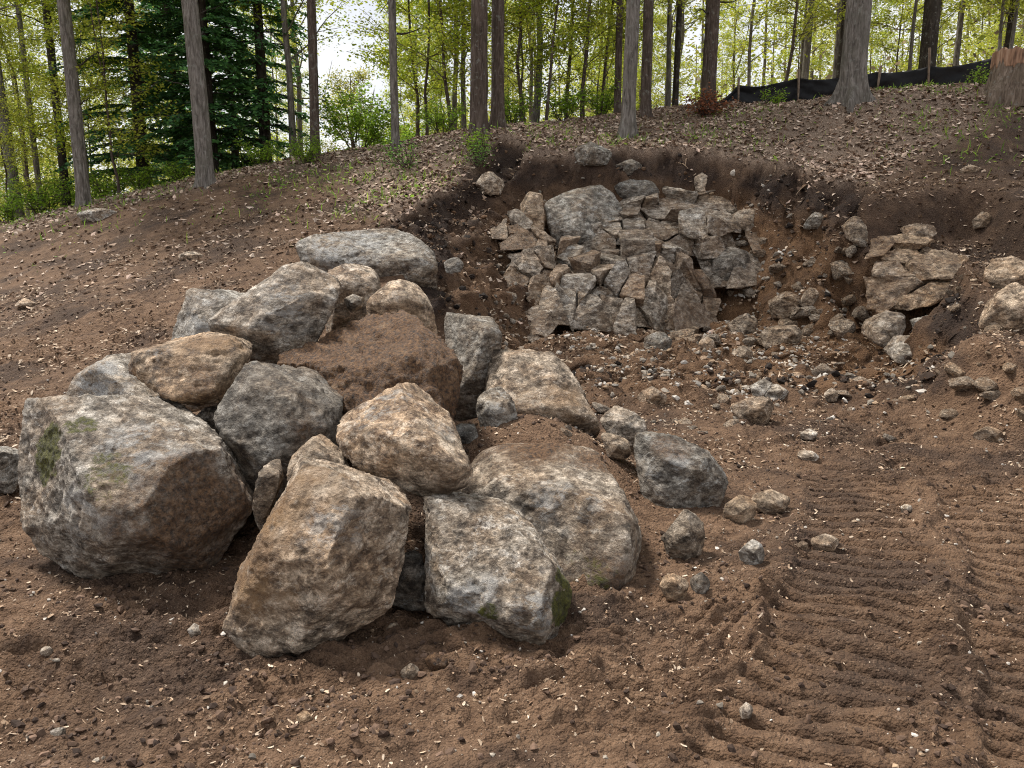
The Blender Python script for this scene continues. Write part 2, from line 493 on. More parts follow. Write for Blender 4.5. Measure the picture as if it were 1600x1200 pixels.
def mat_ground():
    m, nt = new_mat('earth'); b = NB(nt)
    geo = b.n('ShaderNodeNewGeometry'); pos = geo.outputs['Position']
    n1 = b.noise(pos, 0.9, 5, 0.6); n2 = b.noise(pos, 9, 8, 0.7); n3 = b.noise(pos, 55, 5, 0.7); n4 = b.noise(pos, 3.1, 6, 0.65)
    dirt = b.ramp(n2, [(0.28, (0.036, 0.021, 0.014)), (0.46, (0.118, 0.068, 0.039)), (0.68, (0.215, 0.133, 0.080))])
    dry = b.ramp(n3, [(0.3, (0.148, 0.088, 0.052)), (0.7, (0.28, 0.174, 0.108))])
    col = b.mix(b.mr(n4, 0.46, 0.66, 0, 0.75), dirt, dry)
    moist = b.ramp(n3, [(0.3, (0.024, 0.015, 0.011)), (0.7, (0.070, 0.044, 0.031))])
    col = b.mix(b.mr(n1, 0.48, 0.60, 0, 0.75), col, moist)
    speck = b.math('MULTIPLY', b.mr(b.noise(pos, 120, 3, 0.6), 0.60, 0.66), b.mr(n2, 0.40, 0.55))
    col = b.mix(b.math('MULTIPLY', speck, 0.6), col, (0.34, 0.24, 0.165))
    litc = b.ramp(n3, [(0.3, (0.065, 0.043, 0.030)), (0.46, (0.20, 0.138, 0.097)), (0.64, (0.40, 0.30, 0.23))])
    col = b.mix(b.attr('litter'), col, litc)
    clc = b.ramp(n2, [(0.3, (0.085, 0.045, 0.022)), (0.55, (0.17, 0.092, 0.045)), (0.75, (0.26, 0.155, 0.08))])
    col = b.mix(b.math('MULTIPLY', b.attr('clay'), b.mr(n4, 0.3, 0.55, 0.25, 1)), col, clc)
    dkc = b.ramp(n3, [(0.3, (0.014, 0.009, 0.007)), (0.7, (0.062, 0.039, 0.028))])
    col = b.mix(b.math('MULTIPLY', b.attr('dark'), b.mr(n4, 0.25, 0.5, 0.45, 1)), col, dkc)
    crumb = b.math('ADD', b.math('MULTIPLY', b.vor(pos, 48), -0.9), b.math('MULTIPLY', b.vor(pos, 115), -0.5))
    hsum = b.math('ADD', b.math('ADD', b.math('MULTIPLY', n3, 0.8), crumb), b.math('MULTIPLY', b.noise(pos, 150, 4, 0.7), 0.5))
    nrm = b.bump(hsum, 0.020, 1.0)
    b.bsdf(col, 0.9, nrm, 0.25)
    return m

ground = link('ground', build_ground(), mat_ground())
tag(ground, kind='structure')
# ================================================================== ROCK
def _ico(n):
    bm = bmesh.new(); bmesh.ops.create_icosphere(bm, subdivisions=n, radius=1.0)
    V = np.array([v.co[:] for v in bm.verts]); F = np.array([[v.index for v in f.verts] for f in bm.faces]); bm.free()
    V /= np.linalg.norm(V, axis=1)[:, None]
    return V, F
_subdiv = {}
def ico(n):
    if n not in _subdiv:
        if n <= 3: _subdiv[n] = _ico(n)
        else:
            V, F = ico(n - 1)
            E = np.concatenate([F[:, [0, 1]], F[:, [1, 2]], F[:, [2, 0]]]); E.sort(1)
            U, inv = np.unique(E, axis=0, return_inverse=True); inv = inv.ravel()
            M = V[U].mean(1); M /= np.linalg.norm(M, axis=1)[:, None]
            k = len(F); a = inv[:k] + len(V); b = inv[k:2 * k] + len(V); c = inv[2 * k:] + len(V)
            F2 = np.concatenate([np.stack([F[:, 0], a, c], 1), np.stack([F[:, 1], b, a], 1), np.stack([F[:, 2], c, b], 1), np.stack([a, b, c], 1)])
            _subdiv[n] = (np.concatenate([V, M]), F2)
    return _subdiv[n]

def hull_planes(pts):
    bm = bmesh.new()
    for p in pts: bm.verts.new(p)
    r = bmesh.ops.convex_hull(bm, input=bm.verts)
    bm.normal_update()
    N, A = [], []
    c = np.mean(pts, axis=0)
    for f in bm.faces:
        if f.calc_area() < 1e-7: continue
        n = np.array(f.normal[:]); o = n @ np.array(f.verts[0].co[:])
        if n @ c > o: n, o = -n, -o
        N.append((n, o, f.calc_area()))
    bm.free()
    N.sort(key=lambda t: -t[2])
    groups = []
    for n, o, a in N:                       # neighbouring facets fall together into large planes
        for g in groups:
            m = g[0] / np.linalg.norm(g[0])
            if n @ m > 0.935:
                g[0] = g[0] + n * a; g[1] += a; break
        else:
            groups.append([n * a, a])
    pts = np.asarray(pts); out = []
    for v, a in groups:
        n = v / np.linalg.norm(v); sup = np.sort(pts @ n)[::-1]
        out.append((n, 0.85 * sup[0] + 0.15 * sup[min(2, len(sup) - 1)]))
    return np.array([q[0] for q in out]), np.array([q[1] for q in out])

def rock_mesh(name, pts=None, planes=None, center=None, sub=5, p=150, seed=0, chips=4, chip=0.05, chamfer=12, rough=1.0, grain=0.0, strata=None,
              tone=1.0, warm=0.0, spots=(), dirt=0.0, origin=None, grow=1.01):
    rng = np.random.default_rng(seed + 17)
    if planes is None:
        pts = np.asarray(pts, float)
        N, O = hull_planes(pts)
        c = (pts.min(0) + pts.max(0)) / 2 if center is None else center
        if np.any(O - N @ c < 0.01): c = pts.mean(0)
    else:
        N, O = planes; c = center
    off = O - N @ c
    size = float(np.median(off)) if planes is None else float(np.sort(off)[:6].mean())
    if pts is not None and chips:
        u = rng.normal(size=(chips, 3)); u /= np.linalg.norm(u, axis=1)[:, None]
        sup = ((pts - c) @ u.T).max(0)
        N = np.concatenate([N, u]); off = np.concatenate([off, sup * (1 - rng.uniform(0.15, 1.0, chips) * chip)])
    if pts is not None and chamfer:
        D0, _ = ico(4); A0 = np.maximum((D0 @ N.T) / np.maximum(off, 1e-3)[None, :], 0)
        o2 = np.argsort(A0, axis=1)[:, -2:]; ii = np.arange(len(D0))
        ratio = A0[ii, o2[:, 0]] / A0[ii, o2[:, 1]]
        bend = (N[o2[:, 0]] * N[o2[:, 1]]).sum(1)
        cand = np.nonzero((ratio > 0.97) & (bend < 0.9))[0]
        if len(cand):
            EN, EO = [], []
            for j in rng.choice(cand, chamfer):
                t = rng.uniform(0.25, 0.75)
                n = N[o2[j, 0]] * t + N[o2[j, 1]] * (1 - t) + rng.normal(size=3) * 0.16
                n /= np.linalg.norm(n); x0 = D0[j] / A0[j, o2[j, 1]]
                oo = n @ x0 - size * rng.uniform(0.008, 0.05)
                if oo > 0.25 * size: EN.append(n); EO.append(oo)
            if EN: N = np.concatenate([N, EN]); off = np.concatenate([off, EO])
    D, F = ico(sub)
    a = np.maximum((D @ N.T) / np.maximum(off, 1e-3)[None, :], 0)
    ap = a ** p
    s = ap.sum(1)
    r = s ** (-1.0 / p) * grow
    nr = (ap * 1.0) @ N; nr /= np.linalg.norm(nr, axis=1)[:, None] + 1e-9
    V = D * r[:, None]
    q = V + seed * 3.7
    disp = size * rough * 0.014 * fbm3(q / size * 1.1, seed, 3)
    if strata is None:
        strata = rng.normal(size=3); strata /= np.linalg.norm(strata)
    t1 = np.cross(strata, [0.3, 0.5, 0.8]); t1 /= np.linalg.norm(t1); t2 = np.cross(strata, t1)
    sq = np.stack([q @ t1 * 2.2, q @ t2 * 2.2, q @ strata * 9.0], 1)
    sm = max(size, 0.12)
    fl = fbm3(sq / sm * 0.55, seed + 3, 4, 0.55)
    disp += rough * min(size, 0.4) * 0.034 * terrace(fl, 4.5, 0.7)
    if sub >= 5:
        disp += rough * 0.006 * terrace(fbm3(q * 11 + 0.4 * fl[:, None], seed + 6, 3, 0.55), 4.0, 0.7)
        disp += rough * 0.006 * fbm3(q * 26, seed + 5, 3, 0.65)
    else:
        disp += rough * size * 0.022 * terrace(fbm3(q / size * 3, seed + 5, 3, 0.6), 4)
    V = V + nr * disp[:, None]
    W = V + c
    if origin is None:
        origin = np.array([c[0], c[1], W[:, 2].min()])
    me = np_mesh(name, W - origin, F, sub >= 5)
    nz = fbm3(q * 4.5, seed + 40, 4, 0.6)
    for an in ('moss', 'stain', 'soil', 'pale'):
        v = np.zeros(len(W))
        if an == 'soil': v += dirt
        for (k, pt, rad, st) in spots:
            if k == an:
                dd = np.linalg.norm(W - pt, axis=1) / rad
                v = np.maximum(v, st * sstep(1.15, 0.35, dd + 0.45 * nz))
        fattr(me, an, np.clip(v, 0, 1))
    fattr(me, 'tone', tone * 1.34); fattr(me, 'warm', warm); fattr(me, 'shift', float(seed % 97) * 1.37)
    return me, origin

def mat_rock(name, scale=1.0, r0=0.62, r1=0.9, spec=0.35):
    m, nt = new_mat(name); b = NB(nt)
    tc = b.n('ShaderNodeTexCoord'); at = b.attr('shift')
    add = b.n('ShaderNodeVectorMath', operation='ADD'); b.l(tc.outputs['Object'], add.inputs[0]); b.l(at, add.inputs[1])
    v = add.outputs[0]
    mp = b.n('ShaderNodeMapping'); mp.inputs['Rotation'].default_value = (0.5, 0.7, 0.3); mp.inputs['Scale'].default_value = (1, 1, 1.9); b.l(v, mp.inputs[0])
    vs = mp.outputs[0]
    n1 = b.noise(v, 2.6 * scale, 8, 0.62, 0.6); n2 = b.noise(vs, 12 * scale, 10, 0.76, 0.25); n3 = b.noise(v, 46 * scale, 7, 0.74); n4 = b.noise(vs, 8.5 * scale, 10, 0.76, 0.35)
    n5 = b.noise(v, 6.5 * scale, 6, 0.6, 0.3)
    col = b.ramp(n2, [(0.40, (0.060, 0.052, 0.042)), (0.46, (0.175, 0.158, 0.134)), (0.52, (0.30, 0.280, 0.246)), (0.60, (0.58, 0.56, 0.52))])
    brown = b.ramp(n2, [(0.39, (0.070, 0.044, 0.027)), (0.49, (0.205, 0.148, 0.098)), (0.61, (0.42, 0.335, 0.245))])
    col = b.mix(b.mr(n1, 0.40, 0.60, 0.12, 0.85), col, brown)
    # pale mineral crust and grey lichen in blotches
    crust = b.math('MULTIPLY', b.mr(n4, 0.53, 0.60), b.mr(n3, 0.36, 0.52))
    col = b.mix(b.math('MULTIPLY', crust, 0.75), col, (0.58, 0.565, 0.53))
    darkspot = b.math('MULTIPLY', b.mr(n5, 0.56, 0.66), b.mr(n3, 0.38, 0.58))
    col = b.mix(b.math('MULTIPLY', darkspot, 0.7), col, (0.045, 0.038, 0.030))
    col = b.mix(1.0, col, b.ramp(b.noise(v, 70 * scale, 8, 0.8), [(0.33, (0.42, 0.41, 0.40)), (0.5, (0.98, 0.98, 0.98)), (0.68, (1.55, 1.55, 1.55))]), 'MULTIPLY')
    wv = b.n('ShaderNodeVectorMath', operation='ADD'); nz = b.n('ShaderNodeTexNoise'); nz.inputs['Scale'].default_value = 9 * scale; nz.inputs['Detail'].default_value = 5; b.l(v, nz.inputs['Vector'])
    sc_ = b.n('ShaderNodeVectorMath', operation='SCALE'); b.l(nz.outputs['Color'], sc_.inputs[0]); sc_.inputs['Scale'].default_value = 0.16 / scale
    b.l(vs, wv.inputs[0]); b.l(sc_.outputs[0], wv.inputs[1])
    vc = b.n('ShaderNodeTexVoronoi'); vc.inputs['Scale'].default_value = 17 * scale; b.l(wv.outputs[0], vc.inputs['Vector'])
    flake = b.n('ShaderNodeSeparateColor'); b.l(vc.outputs['Color'], flake.inputs[0]); fk = flake.outputs[0]
    col = b.mix(1.0, col, b.ramp(fk, [(0.0, (0.70, 0.69, 0.67)), (1.0, (1.28, 1.28, 1.27))]), 'MULTIPLY')
    wm = b.mix(1.0, col, (1.28, 0.98, 0.70), 'MULTIPLY')
    col = b.mix(b.attr('warm'), col, wm)
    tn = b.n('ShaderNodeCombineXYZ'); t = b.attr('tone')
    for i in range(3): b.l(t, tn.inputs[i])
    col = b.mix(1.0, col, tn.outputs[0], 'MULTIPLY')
    col = b.mix(b.math('MULTIPLY', b.attr('pale'), b.mr(n4, 0.47, 0.53)), col, b.ramp(n3, [(0.3, (0.36, 0.35, 0.33)), (0.7, (0.66, 0.655, 0.64))]))
    st = b.ramp(n5, [(0.3, (0.21, 0.110, 0.045)), (0.7, (0.45, 0.27, 0.125))])
    col = b.mix(b.math('MULTIPLY', b.attr('stain'), b.mr(n2, 0.34, 0.52)), col, st)
    so = b.ramp(n3, [(0.38, (0.026, 0.013, 0.007)), (0.49, (0.145, 0.072, 0.031)), (0.63, (0.32, 0.178, 0.084))])
    col = b.mix(b.math('MULTIPLY', b.attr('soil'), b.mr(n4, 0.30, 0.48, 0.45, 1)), col, so)  # soil mask, also carries the painted shade on the broad low boulder's front
    mo = b.ramp(n3, [(0.36, (0.024, 0.026, 0.006)), (0.62, (0.17, 0.165, 0.026))])
    mfac = b.mr(b.math('MULTIPLY', b.attr('moss'), b.math('ADD', n4, b.math('MULTIPLY', n3, 0.9))), 0.64, 0.80)
    col = b.mix(mfac, col, mo)
    h = b.math('ADD', b.math('ADD', b.math('MULTIPLY', n2, 0.55), b.math('MULTIPLY', fk, 0.30)), b.math('ADD', b.math('MULTIPLY', n3, 0.7), b.math('MULTIPLY', b.noise(v, 95, 6, 0.78), 0.55)))
    nrm = b.bump(h, 0.055, 1.0)
    b.bsdf(col, b.mr(n3, 0.3, 0.7, r0, r1), nrm, spec)
    return m
ROCK = mat_rock('rock', 1.0, 0.52, 0.85, 0.45)
BED = mat_rock('bedrock', 0.8, 0.36, 0.7, 0.5)

def simplify(o, tol):
    """drop outline points that hardly bend the outline, so that facets stay large"""
    o = [np.array(q, float) for q in o]
    while len(o) > 6:
        n = len(o); best = None
        for i in range(n):
            a, b, c = o[i - 1], o[i], o[(i + 1) % n]
            e = c - a; L = np.hypot(*e) + 1e-9
            d = abs(e[0] * (b[1] - a[1]) - e[1] * (b[0] - a[0])) / L
            if best is None or d < best[0]: best = (d, i)
        if best[0] > tol: break
        o.pop(best[1])
    return np.array(o)

def outline_pts(outline, Yb, Yt, ridge=(), back=0.5, shrink=0.74, extra=()):
    o = np.array(outline, float)
    o = simplify(o, 0.034 * math.sqrt(np.prod(o.max(0) - o.min(0))))
    y0, y1 = o[:, 1].max(), o[:, 1].min()
    pts = []
    c = o.mean(0)
    for px, py in o:
        f = (y0 - py) / (y0 - y1)
        Y = Yb + (Yt - Yb) * f
        pts.append(P(px, py, Y))
    for px, py in o[::2]:
        f = (y0 - py) / (y0 - y1)
        Y = Yb + (Yt - Yb) * f
        q = c + (np.array([px, py]) - c) * shrink
        A = P(q[0], q[1], Y); pts.append(A + np.array([0, back, 0]))
    for px, py, dy in ridge:
        f = (y0 - py) / (y0 - y1)
        pts.append(P(px, py, Yb + (Yt - Yb) * f + dy))
    for px, py, Y in extra:
        pts.append(P(px, py, Y))
    return np.array(pts)

def boulder(label, outline, Yb, Yt, ridge=(), back=0.5, extra=(), name='boulder', cat='boulder', group='boulders heaped in the pile', sub=5, mat=None, **k):
    pts = outline_pts(outline, Yb, Yt, ridge, back, extra=extra)
    k.setdefault('seed', len(bpy.data.objects))
    me, o = rock_mesh(name, pts, sub=sub, **k)
    ob = link(name, me, mat or ROCK, loc=o)
    tag(ob, label, cat, group)
    return ob

# ---------------------------------------------------------------- the pile, front to back
boulder('huge grey boulder with green moss streaks and brown lower flank, left end of the pile',
        [(19, 725), (28, 679), (51, 620), (93, 611), (154, 616), (196, 613), (243, 630), (289, 660), (345, 683), (369, 711), (392, 767), (397, 791), (373, 847), (336, 884), (280, 902), (224, 905), (140, 895), (107, 884), (93, 858), (51, 835), (28, 791)],
        3.55, 3.95, [(95, 690, -0.30), (180, 812, -0.42), (250, 752, -0.36), (345, 703, -0.12), (150, 870, -0.25), (70, 800, -0.2), (300, 850, -0.22), (200, 650, -0.15)], 0.55, sub=7, seed=11, tone=1.0, warm=0.15,
        spots=[('moss', P(60, 700, 3.6), 0.22, 1.0), ('moss', P(165, 750, 3.4), 0.20, 0.75), ('moss', P(110, 640, 3.6), 0.16, 0.95), ('soil', P(310, 820, 3.4), 0.40, 0.85), ('soil', P(370, 790, 3.5), 0.3, 0.9), ('pale', P(230, 690, 3.5), 0.26, 0.6), ('pale', P(120, 800, 3.3), 0.22, 0.4)])
boulder('tall tan grey boulder leaning at the front of the pile, ochre on its left',
        [(429, 718), (515, 726), (579, 749), (625, 778), (634, 792), (630, 873), (613, 919), (596, 959), (561, 994), (515, 1022), (452, 1034), (412, 1028), (366, 1005), (344, 988), (349, 959), (372, 873), (395, 798), (412, 746)],
        2.80, 3.20, [(545, 760, -0.20), (533, 838, -0.24), (505, 925, -0.23), (410, 850, -0.16), (400, 960, -0.12), (450, 745, -0.10), (455, 1015, -0.10)], 0.42, sub=7, seed=12, tone=1.12, warm=0.5,
        spots=[('stain', P(425, 800, 2.95), 0.26, 1.0), ('stain', P(395, 890, 2.85), 0.22, 0.9), ('stain', P(480, 740, 3.05), 0.14, 0.7), ('pale', P(510, 820, 2.85), 0.15, 0.5)])
boulder('flat-faced grey boulder with green moss on its right edge, foremost at the right',
        [(665, 784), (688, 780), (745, 787), (809, 815), (866, 856), (886, 879), (900, 896), (896, 942), (880, 980), (856, 1014), (814, 1005), (757, 988), (699, 971), (665, 959), (658, 930), (659, 873), (660, 827)],
        2.95, 3.28, [(862, 875, -0.12), (845, 985, -0.16), (700, 930, -0.14), (760, 850, -0.09), (800, 960, -0.16), (690, 820, -0.05)], 0.36, sub=7, seed=13, tone=1.15, warm=0.15, chips=1, chamfer=7,
        spots=[('moss', P(884, 950, 2.98), 0.12, 1.0), ('moss', P(892, 900, 3.05), 0.10, 1.0), ('moss', P(765, 965, 2.85), 0.09, 1.0), ('pale', P(720, 950, 2.8), 0.20, 0.8), ('pale', P(670, 850, 3.0), 0.1, 0.6), ('pale', P(830, 960, 2.8), 0.14, 0.7)])
boulder('broad low boulder with pale flaky top and shaded mossy front, right middle of the pile',
        [(705, 790), (734, 712), (797, 692), (866, 692), (930, 700), (964, 723), (993, 769), (1005, 810), (1001, 861), (990, 907), (987, 922), (930, 936), (880, 940), (800, 940), (720, 900)],
        3.42, 4.25, [(815, 815, -0.42), (872, 838, -0.46), (920, 838, -0.46), (976, 833, -0.34), (985, 915, -0.10), (880, 925, -0.14), (958, 728, -0.22), (760, 770, -0.25)], 0.35, sub=6, seed=14, tone=1.0, warm=0.35,
        spots=[('moss', P(900, 880, 3.35), 0.26, 0.76), ('soil', P(940, 890, 3.3), 0.22, 0.75), ('soil', P(880, 905, 3.3), 0.2, 0.7), ('pale', P(860, 770, 3.5), 0.26, 0.75), ('pale', P(930, 790, 3.4), 0.16, 0.7), ('soil', P(840, 690, 4.2), 0.28, 1.0), ('soil', P(935, 705, 4.1), 0.2, 0.9)])  # front soil spots paint the face's shade, moss widened with them; top soil real
boulder('pale cream wedge boulder with sharp top ridge, perched on top of the front boulders',
        [(518, 660), (533, 643), (585, 624), (619, 607), (634, 613), (679, 646), (716, 684), (735, 725), (741, 744), (720, 766), (690, 778), (645, 772), (600, 757), (544, 735), (529, 705), (521, 678)],
        3.42, 3.85, [(628, 650, -0.16), (570, 676, -0.22), (622, 664, -0.25), (665, 706, -0.25), (712, 752, -0.16), (538, 690, -0.12)], 0.38, sub=6, seed=15, tone=1.3, warm=0.5, chip=0.05,
        spots=[('pale', P(600, 640, 3.7), 0.2, 0.5), ('pale', P(680, 690, 3.6), 0.16, 0.35), ('soil', P(700, 765, 3.35), 0.13, 0.5)])
boulder('dark grey boulder with pale left edge, between the huge grey one and the cream wedge',
        [(334, 655), (355, 613), (387, 569), (411, 571), (457, 581), (495, 602), (532, 639), (528, 690), (490, 725), (434, 735), (401, 735), (369, 711), (345, 683)],
        3.85, 4.15, [(352, 672, -0.10), (402, 605, -0.14), (440, 640, -0.2), (470, 610, -0.1), (420, 720, -0.12), (500, 680, -0.12)], 0.45, extra=[(400, 810, 3.95), (520, 800, 3.95), (450, 800, 4.3)], sub=6, seed=16, tone=0.62, warm=0.1,
        spots=[('soil', P(490, 670, 3.75), 0.17, 0.7), ('pale', P(350, 660, 3.8), 0.07, 0.7), ('pale', P(390, 700, 3.75), 0.07, 0.4)])
boulder('tan block with flat top resting on the huge grey boulder',
        [(200, 576), (205, 555), (261, 534), (303, 526), (369, 526), (383, 543), (387, 567), (373, 590), (345, 623), (308, 632), (280, 637), (233, 620), (210, 597)],
        4.2, 4.55, [(208, 562, -0.08), (266, 569, -0.22), (299, 553, -0.2), (378, 550, -0.12), (258, 620, -0.14), (330, 615, -0.14)], 0.42, seed=17, sub=6, tone=1.05, warm=0.75, chip=0.05,
        spots=[('stain', P(330, 535, 4.4), 0.22, 0.8), ('soil', P(335, 590, 4.15), 0.16, 0.7), ('pale', P(245, 545, 4.3), 0.09, 0.5)])
boulder('pale slab of rock behind the huge mossy boulder, leftmost at the back',
        [(93, 588), (135, 557), (159, 556), (187, 576), (225, 612), (240, 640), (150, 650), (95, 625)], 4.45, 4.7, [(150, 600, -0.15), (120, 590, -0.08), (200, 610, -0.1)], 0.45,
        extra=[(100, 720, 4.6), (230, 720, 4.6)], seed=18, tone=1.25, warm=0.1, spots=[('pale', P(150, 590, 4.5), 0.25, 0.8)])
boulder('large light grey boulder crowning the upper left of the pile',
        [(320, 506), (336, 480), (383, 443), (429, 424), (476, 408), (495, 415), (523, 436), (541, 473), (546, 487), (471, 531), (429, 548), (373, 532), (327, 517)],
        4.9, 5.25, [(345, 500, -0.12), (480, 425, -0.10), (420, 520, -0.22), (500, 490, -0.2), (400, 460, -0.18)], 0.6, extra=[(380, 640, 5.2), (520, 640, 5.2), (440, 640, 5.6)], sub=6, seed=19, tone=1.08, warm=0.2,
        spots=[('pale', P(440, 480, 4.8), 0.28, 0.55), ('stain', P(360, 510, 4.8), 0.12, 0.5), ('pale', P(520, 480, 4.9), 0.12, 0.6)])
boulder('pale grey pointed boulder behind the left shoulder of the topmost boulder',
        [(245, 545), (261, 497), (294, 455), (355, 450), (372, 462), (360, 520), (335, 560), (280, 560)], 5.3, 5.5, [(290, 500, -0.1), (320, 480, -0.15)], 0.5, extra=[(250, 640, 5.5), (350, 640, 5.5)], seed=20, tone=1.1,
        spots=[('pale', P(300, 490, 5.3), 0.25, 0.6)])
boulder('brown soil-caked boulder in the centre of the pile',
        [(443, 553), (461, 534), (544, 489), (570, 472), (600, 468), (615, 489), (645, 504), (679, 526), (705, 541), (722, 568), (720, 590), (709, 622), (698, 652), (640, 665), (540, 662), (465, 600)],
        4.3, 5.0, [(500, 560, -0.14), (600, 540, -0.22), (680, 570, -0.24), (690, 640, -0.15), (600, 640, -0.2)], 0.45, extra=[(480, 740, 4.5), (690, 740, 4.5), (600, 760, 4.9)], sub=6, seed=21, tone=0.85, warm=0.9, dirt=1.0, rough=2.4, chip=0.04)
boulder('rounded golden tan boulder standing up behind the soil-caked one',
        [(562, 480), (578, 455), (593, 436), (619, 428), (641, 432), (664, 447), (675, 466), (681, 489), (684, 525), (640, 560), (580, 520)], 5.15, 5.35, [(620, 460, -0.18), (660, 490, -0.15), (590, 470, -0.08)], 0.4,
        extra=[(590, 640, 5.3), (680, 640, 5.3)], seed=22, tone=1.2, warm=0.6, p=16, spots=[('pale', P(610, 450, 5.1), 0.12, 0.5), ('stain', P(650, 480, 5.1), 0.14, 0.5)])
boulder('pale cream boulder peeping out behind the topmost grey one',
        [(500, 425), (529, 412), (570, 414), (590, 432), (588, 455), (551, 475), (510, 470)], 5.8, 6.0, [(545, 440, -0.12)], 0.45, extra=[(510, 560, 5.9), (590, 560, 5.9)], seed=23, tone=1.25, warm=0.35)
boulder('small pale rock wedged low beside the golden tan boulder', [(537, 466), (552, 459), (566, 466), (568, 482), (552, 492), (538, 484)], 5.5, 5.5, [(552, 472, -0.06)], 0.2, name='rock', cat='rock', seed=24, sub=4, tone=1.2)
boulder('grey green block behind the pile, right of the golden tan boulder',
        [(683, 494), (735, 492), (780, 504), (785, 521), (767, 552), (754, 580), (727, 590), (712, 575), (690, 540)], 5.5, 5.7, [(690, 508, -0.06), (760, 520, -0.14), (735, 570, -0.12), (775, 515, -0.05)], 0.45, extra=[(700, 660, 5.6), (770, 660, 5.6)], seed=25, tone=0.75, warm=0.1, chip=0.05)
boulder('large tan boulder with pointed left top at the back right of the pile',
        [(743, 612), (757, 575), (772, 545), (786, 528), (814, 532), (851, 541), (881, 567), (911, 605), (930, 639), (938, 668), (900, 690), (800, 690)], 5.1, 5.7, [(785, 560, -0.12), (840, 570, -0.2), (900, 650, -0.2), (800, 640, -0.2), (870, 600, -0.2)], 0.4,
        extra=[(760, 720, 5.5), (930, 700, 5.6)], sub=6, seed=26, tone=1.05, warm=0.5, spots=[('stain', P(880, 640, 5.2), 0.2, 0.7), ('pale', P(780, 570, 5.2), 0.1, 0.45)])
boulder('small upright pale rock with rounded base leaning against the large tan boulder',
        [(743, 628), (754, 612), (780, 605), (799, 620), (810, 639), (808, 658), (795, 676), (769, 690), (756, 684), (746, 654)], 4.75, 4.85, [(775, 640, -0.1), (770, 670, -0.06)], 0.16, name='rock', cat='rock', seed=27, tone=1.05, spots=[('pale', P(785, 635, 4.7), 0.1, 0.8)])
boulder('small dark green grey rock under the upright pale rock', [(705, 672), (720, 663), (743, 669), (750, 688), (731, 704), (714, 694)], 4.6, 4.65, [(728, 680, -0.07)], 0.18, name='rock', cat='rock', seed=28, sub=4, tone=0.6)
boulder('light rock with grey flank at the right rear foot of the pile', [(938, 660), (949, 643), (968, 637), (990, 643), (1009, 661), (1016, 682), (990, 700), (960, 695)], 5.15, 5.3, [(975, 655, -0.08), (990, 680, -0.08)], 0.22, name='rock', cat='rock', seed=29, tone=1.1, warm=0.3)
boulder('small brown rock in the soil behind the broad low boulder', [(938, 682), (960, 678), (983, 691), (990, 710), (975, 721), (950, 716)], 4.7, 4.8, [(965, 695, -0.08)], 0.18, name='rock', cat='rock', seed=30, sub=4, tone=0.8, warm=0.6)
boulder('dark mottled boulder standing apart at the right end of the pile',
        [(993, 685), (1027, 680), (1073, 689), (1119, 712), (1137, 752), (1128, 787), (1112, 812), (1068, 822), (1020, 818), (1004, 794), (998, 741), (987, 712)], 4.35, 4.6, [(1030, 715, -0.12), (1090, 735, -0.14), (1060, 800, -0.1), (1010, 760, -0.08), (1120, 760, -0.08)], 0.36, sub=6, seed=31, tone=0.7,
        spots=[('pale', P(1060, 720, 4.4), 0.09, 0.6), ('soil', P(1050, 690, 4.5), 0.14, 0.5), ('pale', P(1015, 740, 4.4), 0.07, 0.6)])
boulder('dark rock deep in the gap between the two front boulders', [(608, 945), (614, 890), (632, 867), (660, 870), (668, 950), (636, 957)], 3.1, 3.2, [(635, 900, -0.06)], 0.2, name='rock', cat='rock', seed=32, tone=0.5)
boulder('small tan rock showing above the tall leaning front boulder', [(448, 722), (469, 699), (486, 689), (506, 699), (536, 721), (545, 745), (450, 745)], 3.5, 3.6, [(490, 712, -0.1)], 0.2, extra=[(470, 800, 3.6), (540, 800, 3.6)], name='rock', cat='rock', seed=33, tone=0.95, warm=0.6)
boulder('small brown rock squeezed against the upper left of the leaning boulder', [(383, 755), (400, 736), (422, 726), (440, 740), (430, 775), (399, 785)], 3.5, 3.55, [(408, 750, -0.06)], 0.2, name='rock', cat='rock', extra=[(400, 850, 3.5)], seed=34, sub=4, tone=0.8, warm=0.5)
boulder('grey rock cut off by the left edge behind the huge boulder', [(-60, 715), (-20, 700), (15, 692), (30, 720), (28, 770), (-20, 775), (-60, 760)], 4.55, 4.65, [(-10, 730, -0.1)], 0.3, seed=35, tone=1.0)
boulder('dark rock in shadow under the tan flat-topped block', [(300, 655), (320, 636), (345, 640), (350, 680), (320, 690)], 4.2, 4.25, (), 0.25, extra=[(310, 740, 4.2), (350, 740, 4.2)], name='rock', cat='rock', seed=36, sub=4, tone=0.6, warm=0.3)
boulder('long pale grey slab half buried in the slope behind the pile',
        [(457, 382), (480, 368), (540, 360), (620, 358), (660, 370), (678, 392), (682, 420), (655, 436), (600, 428), (520, 415), (475, 405)], 8.7, 9.35, [(560, 385, -0.2), (640, 395, -0.3), (640, 425, -0.15), (500, 395, -0.1)], 0.5, extra=[(480, 450, 9.2), (680, 470, 9.2)], sub=6, group='loose rocks on the slope', seed=37, tone=1.0,
        spots=[('pale', P(540, 375, 9), 0.5, 0.6)])
boulder('small dark grey rock beside the right end of the half buried slab', [(688, 412), (700, 402), (716, 402), (726, 412), (720, 426), (698, 428)], 8.6, 8.7, [(708, 410, -0.08)], 0.2, name='rock', cat='rock', group='loose rocks on the slope', seed=38, sub=4, tone=0.8)
# ================================================================== BEDROCK
def empty(name, loc):
    e = bpy.data.objects.new(name, None); COL.objects.link(e); e.location = loc; e.empty_display_size = 0.2
    return e

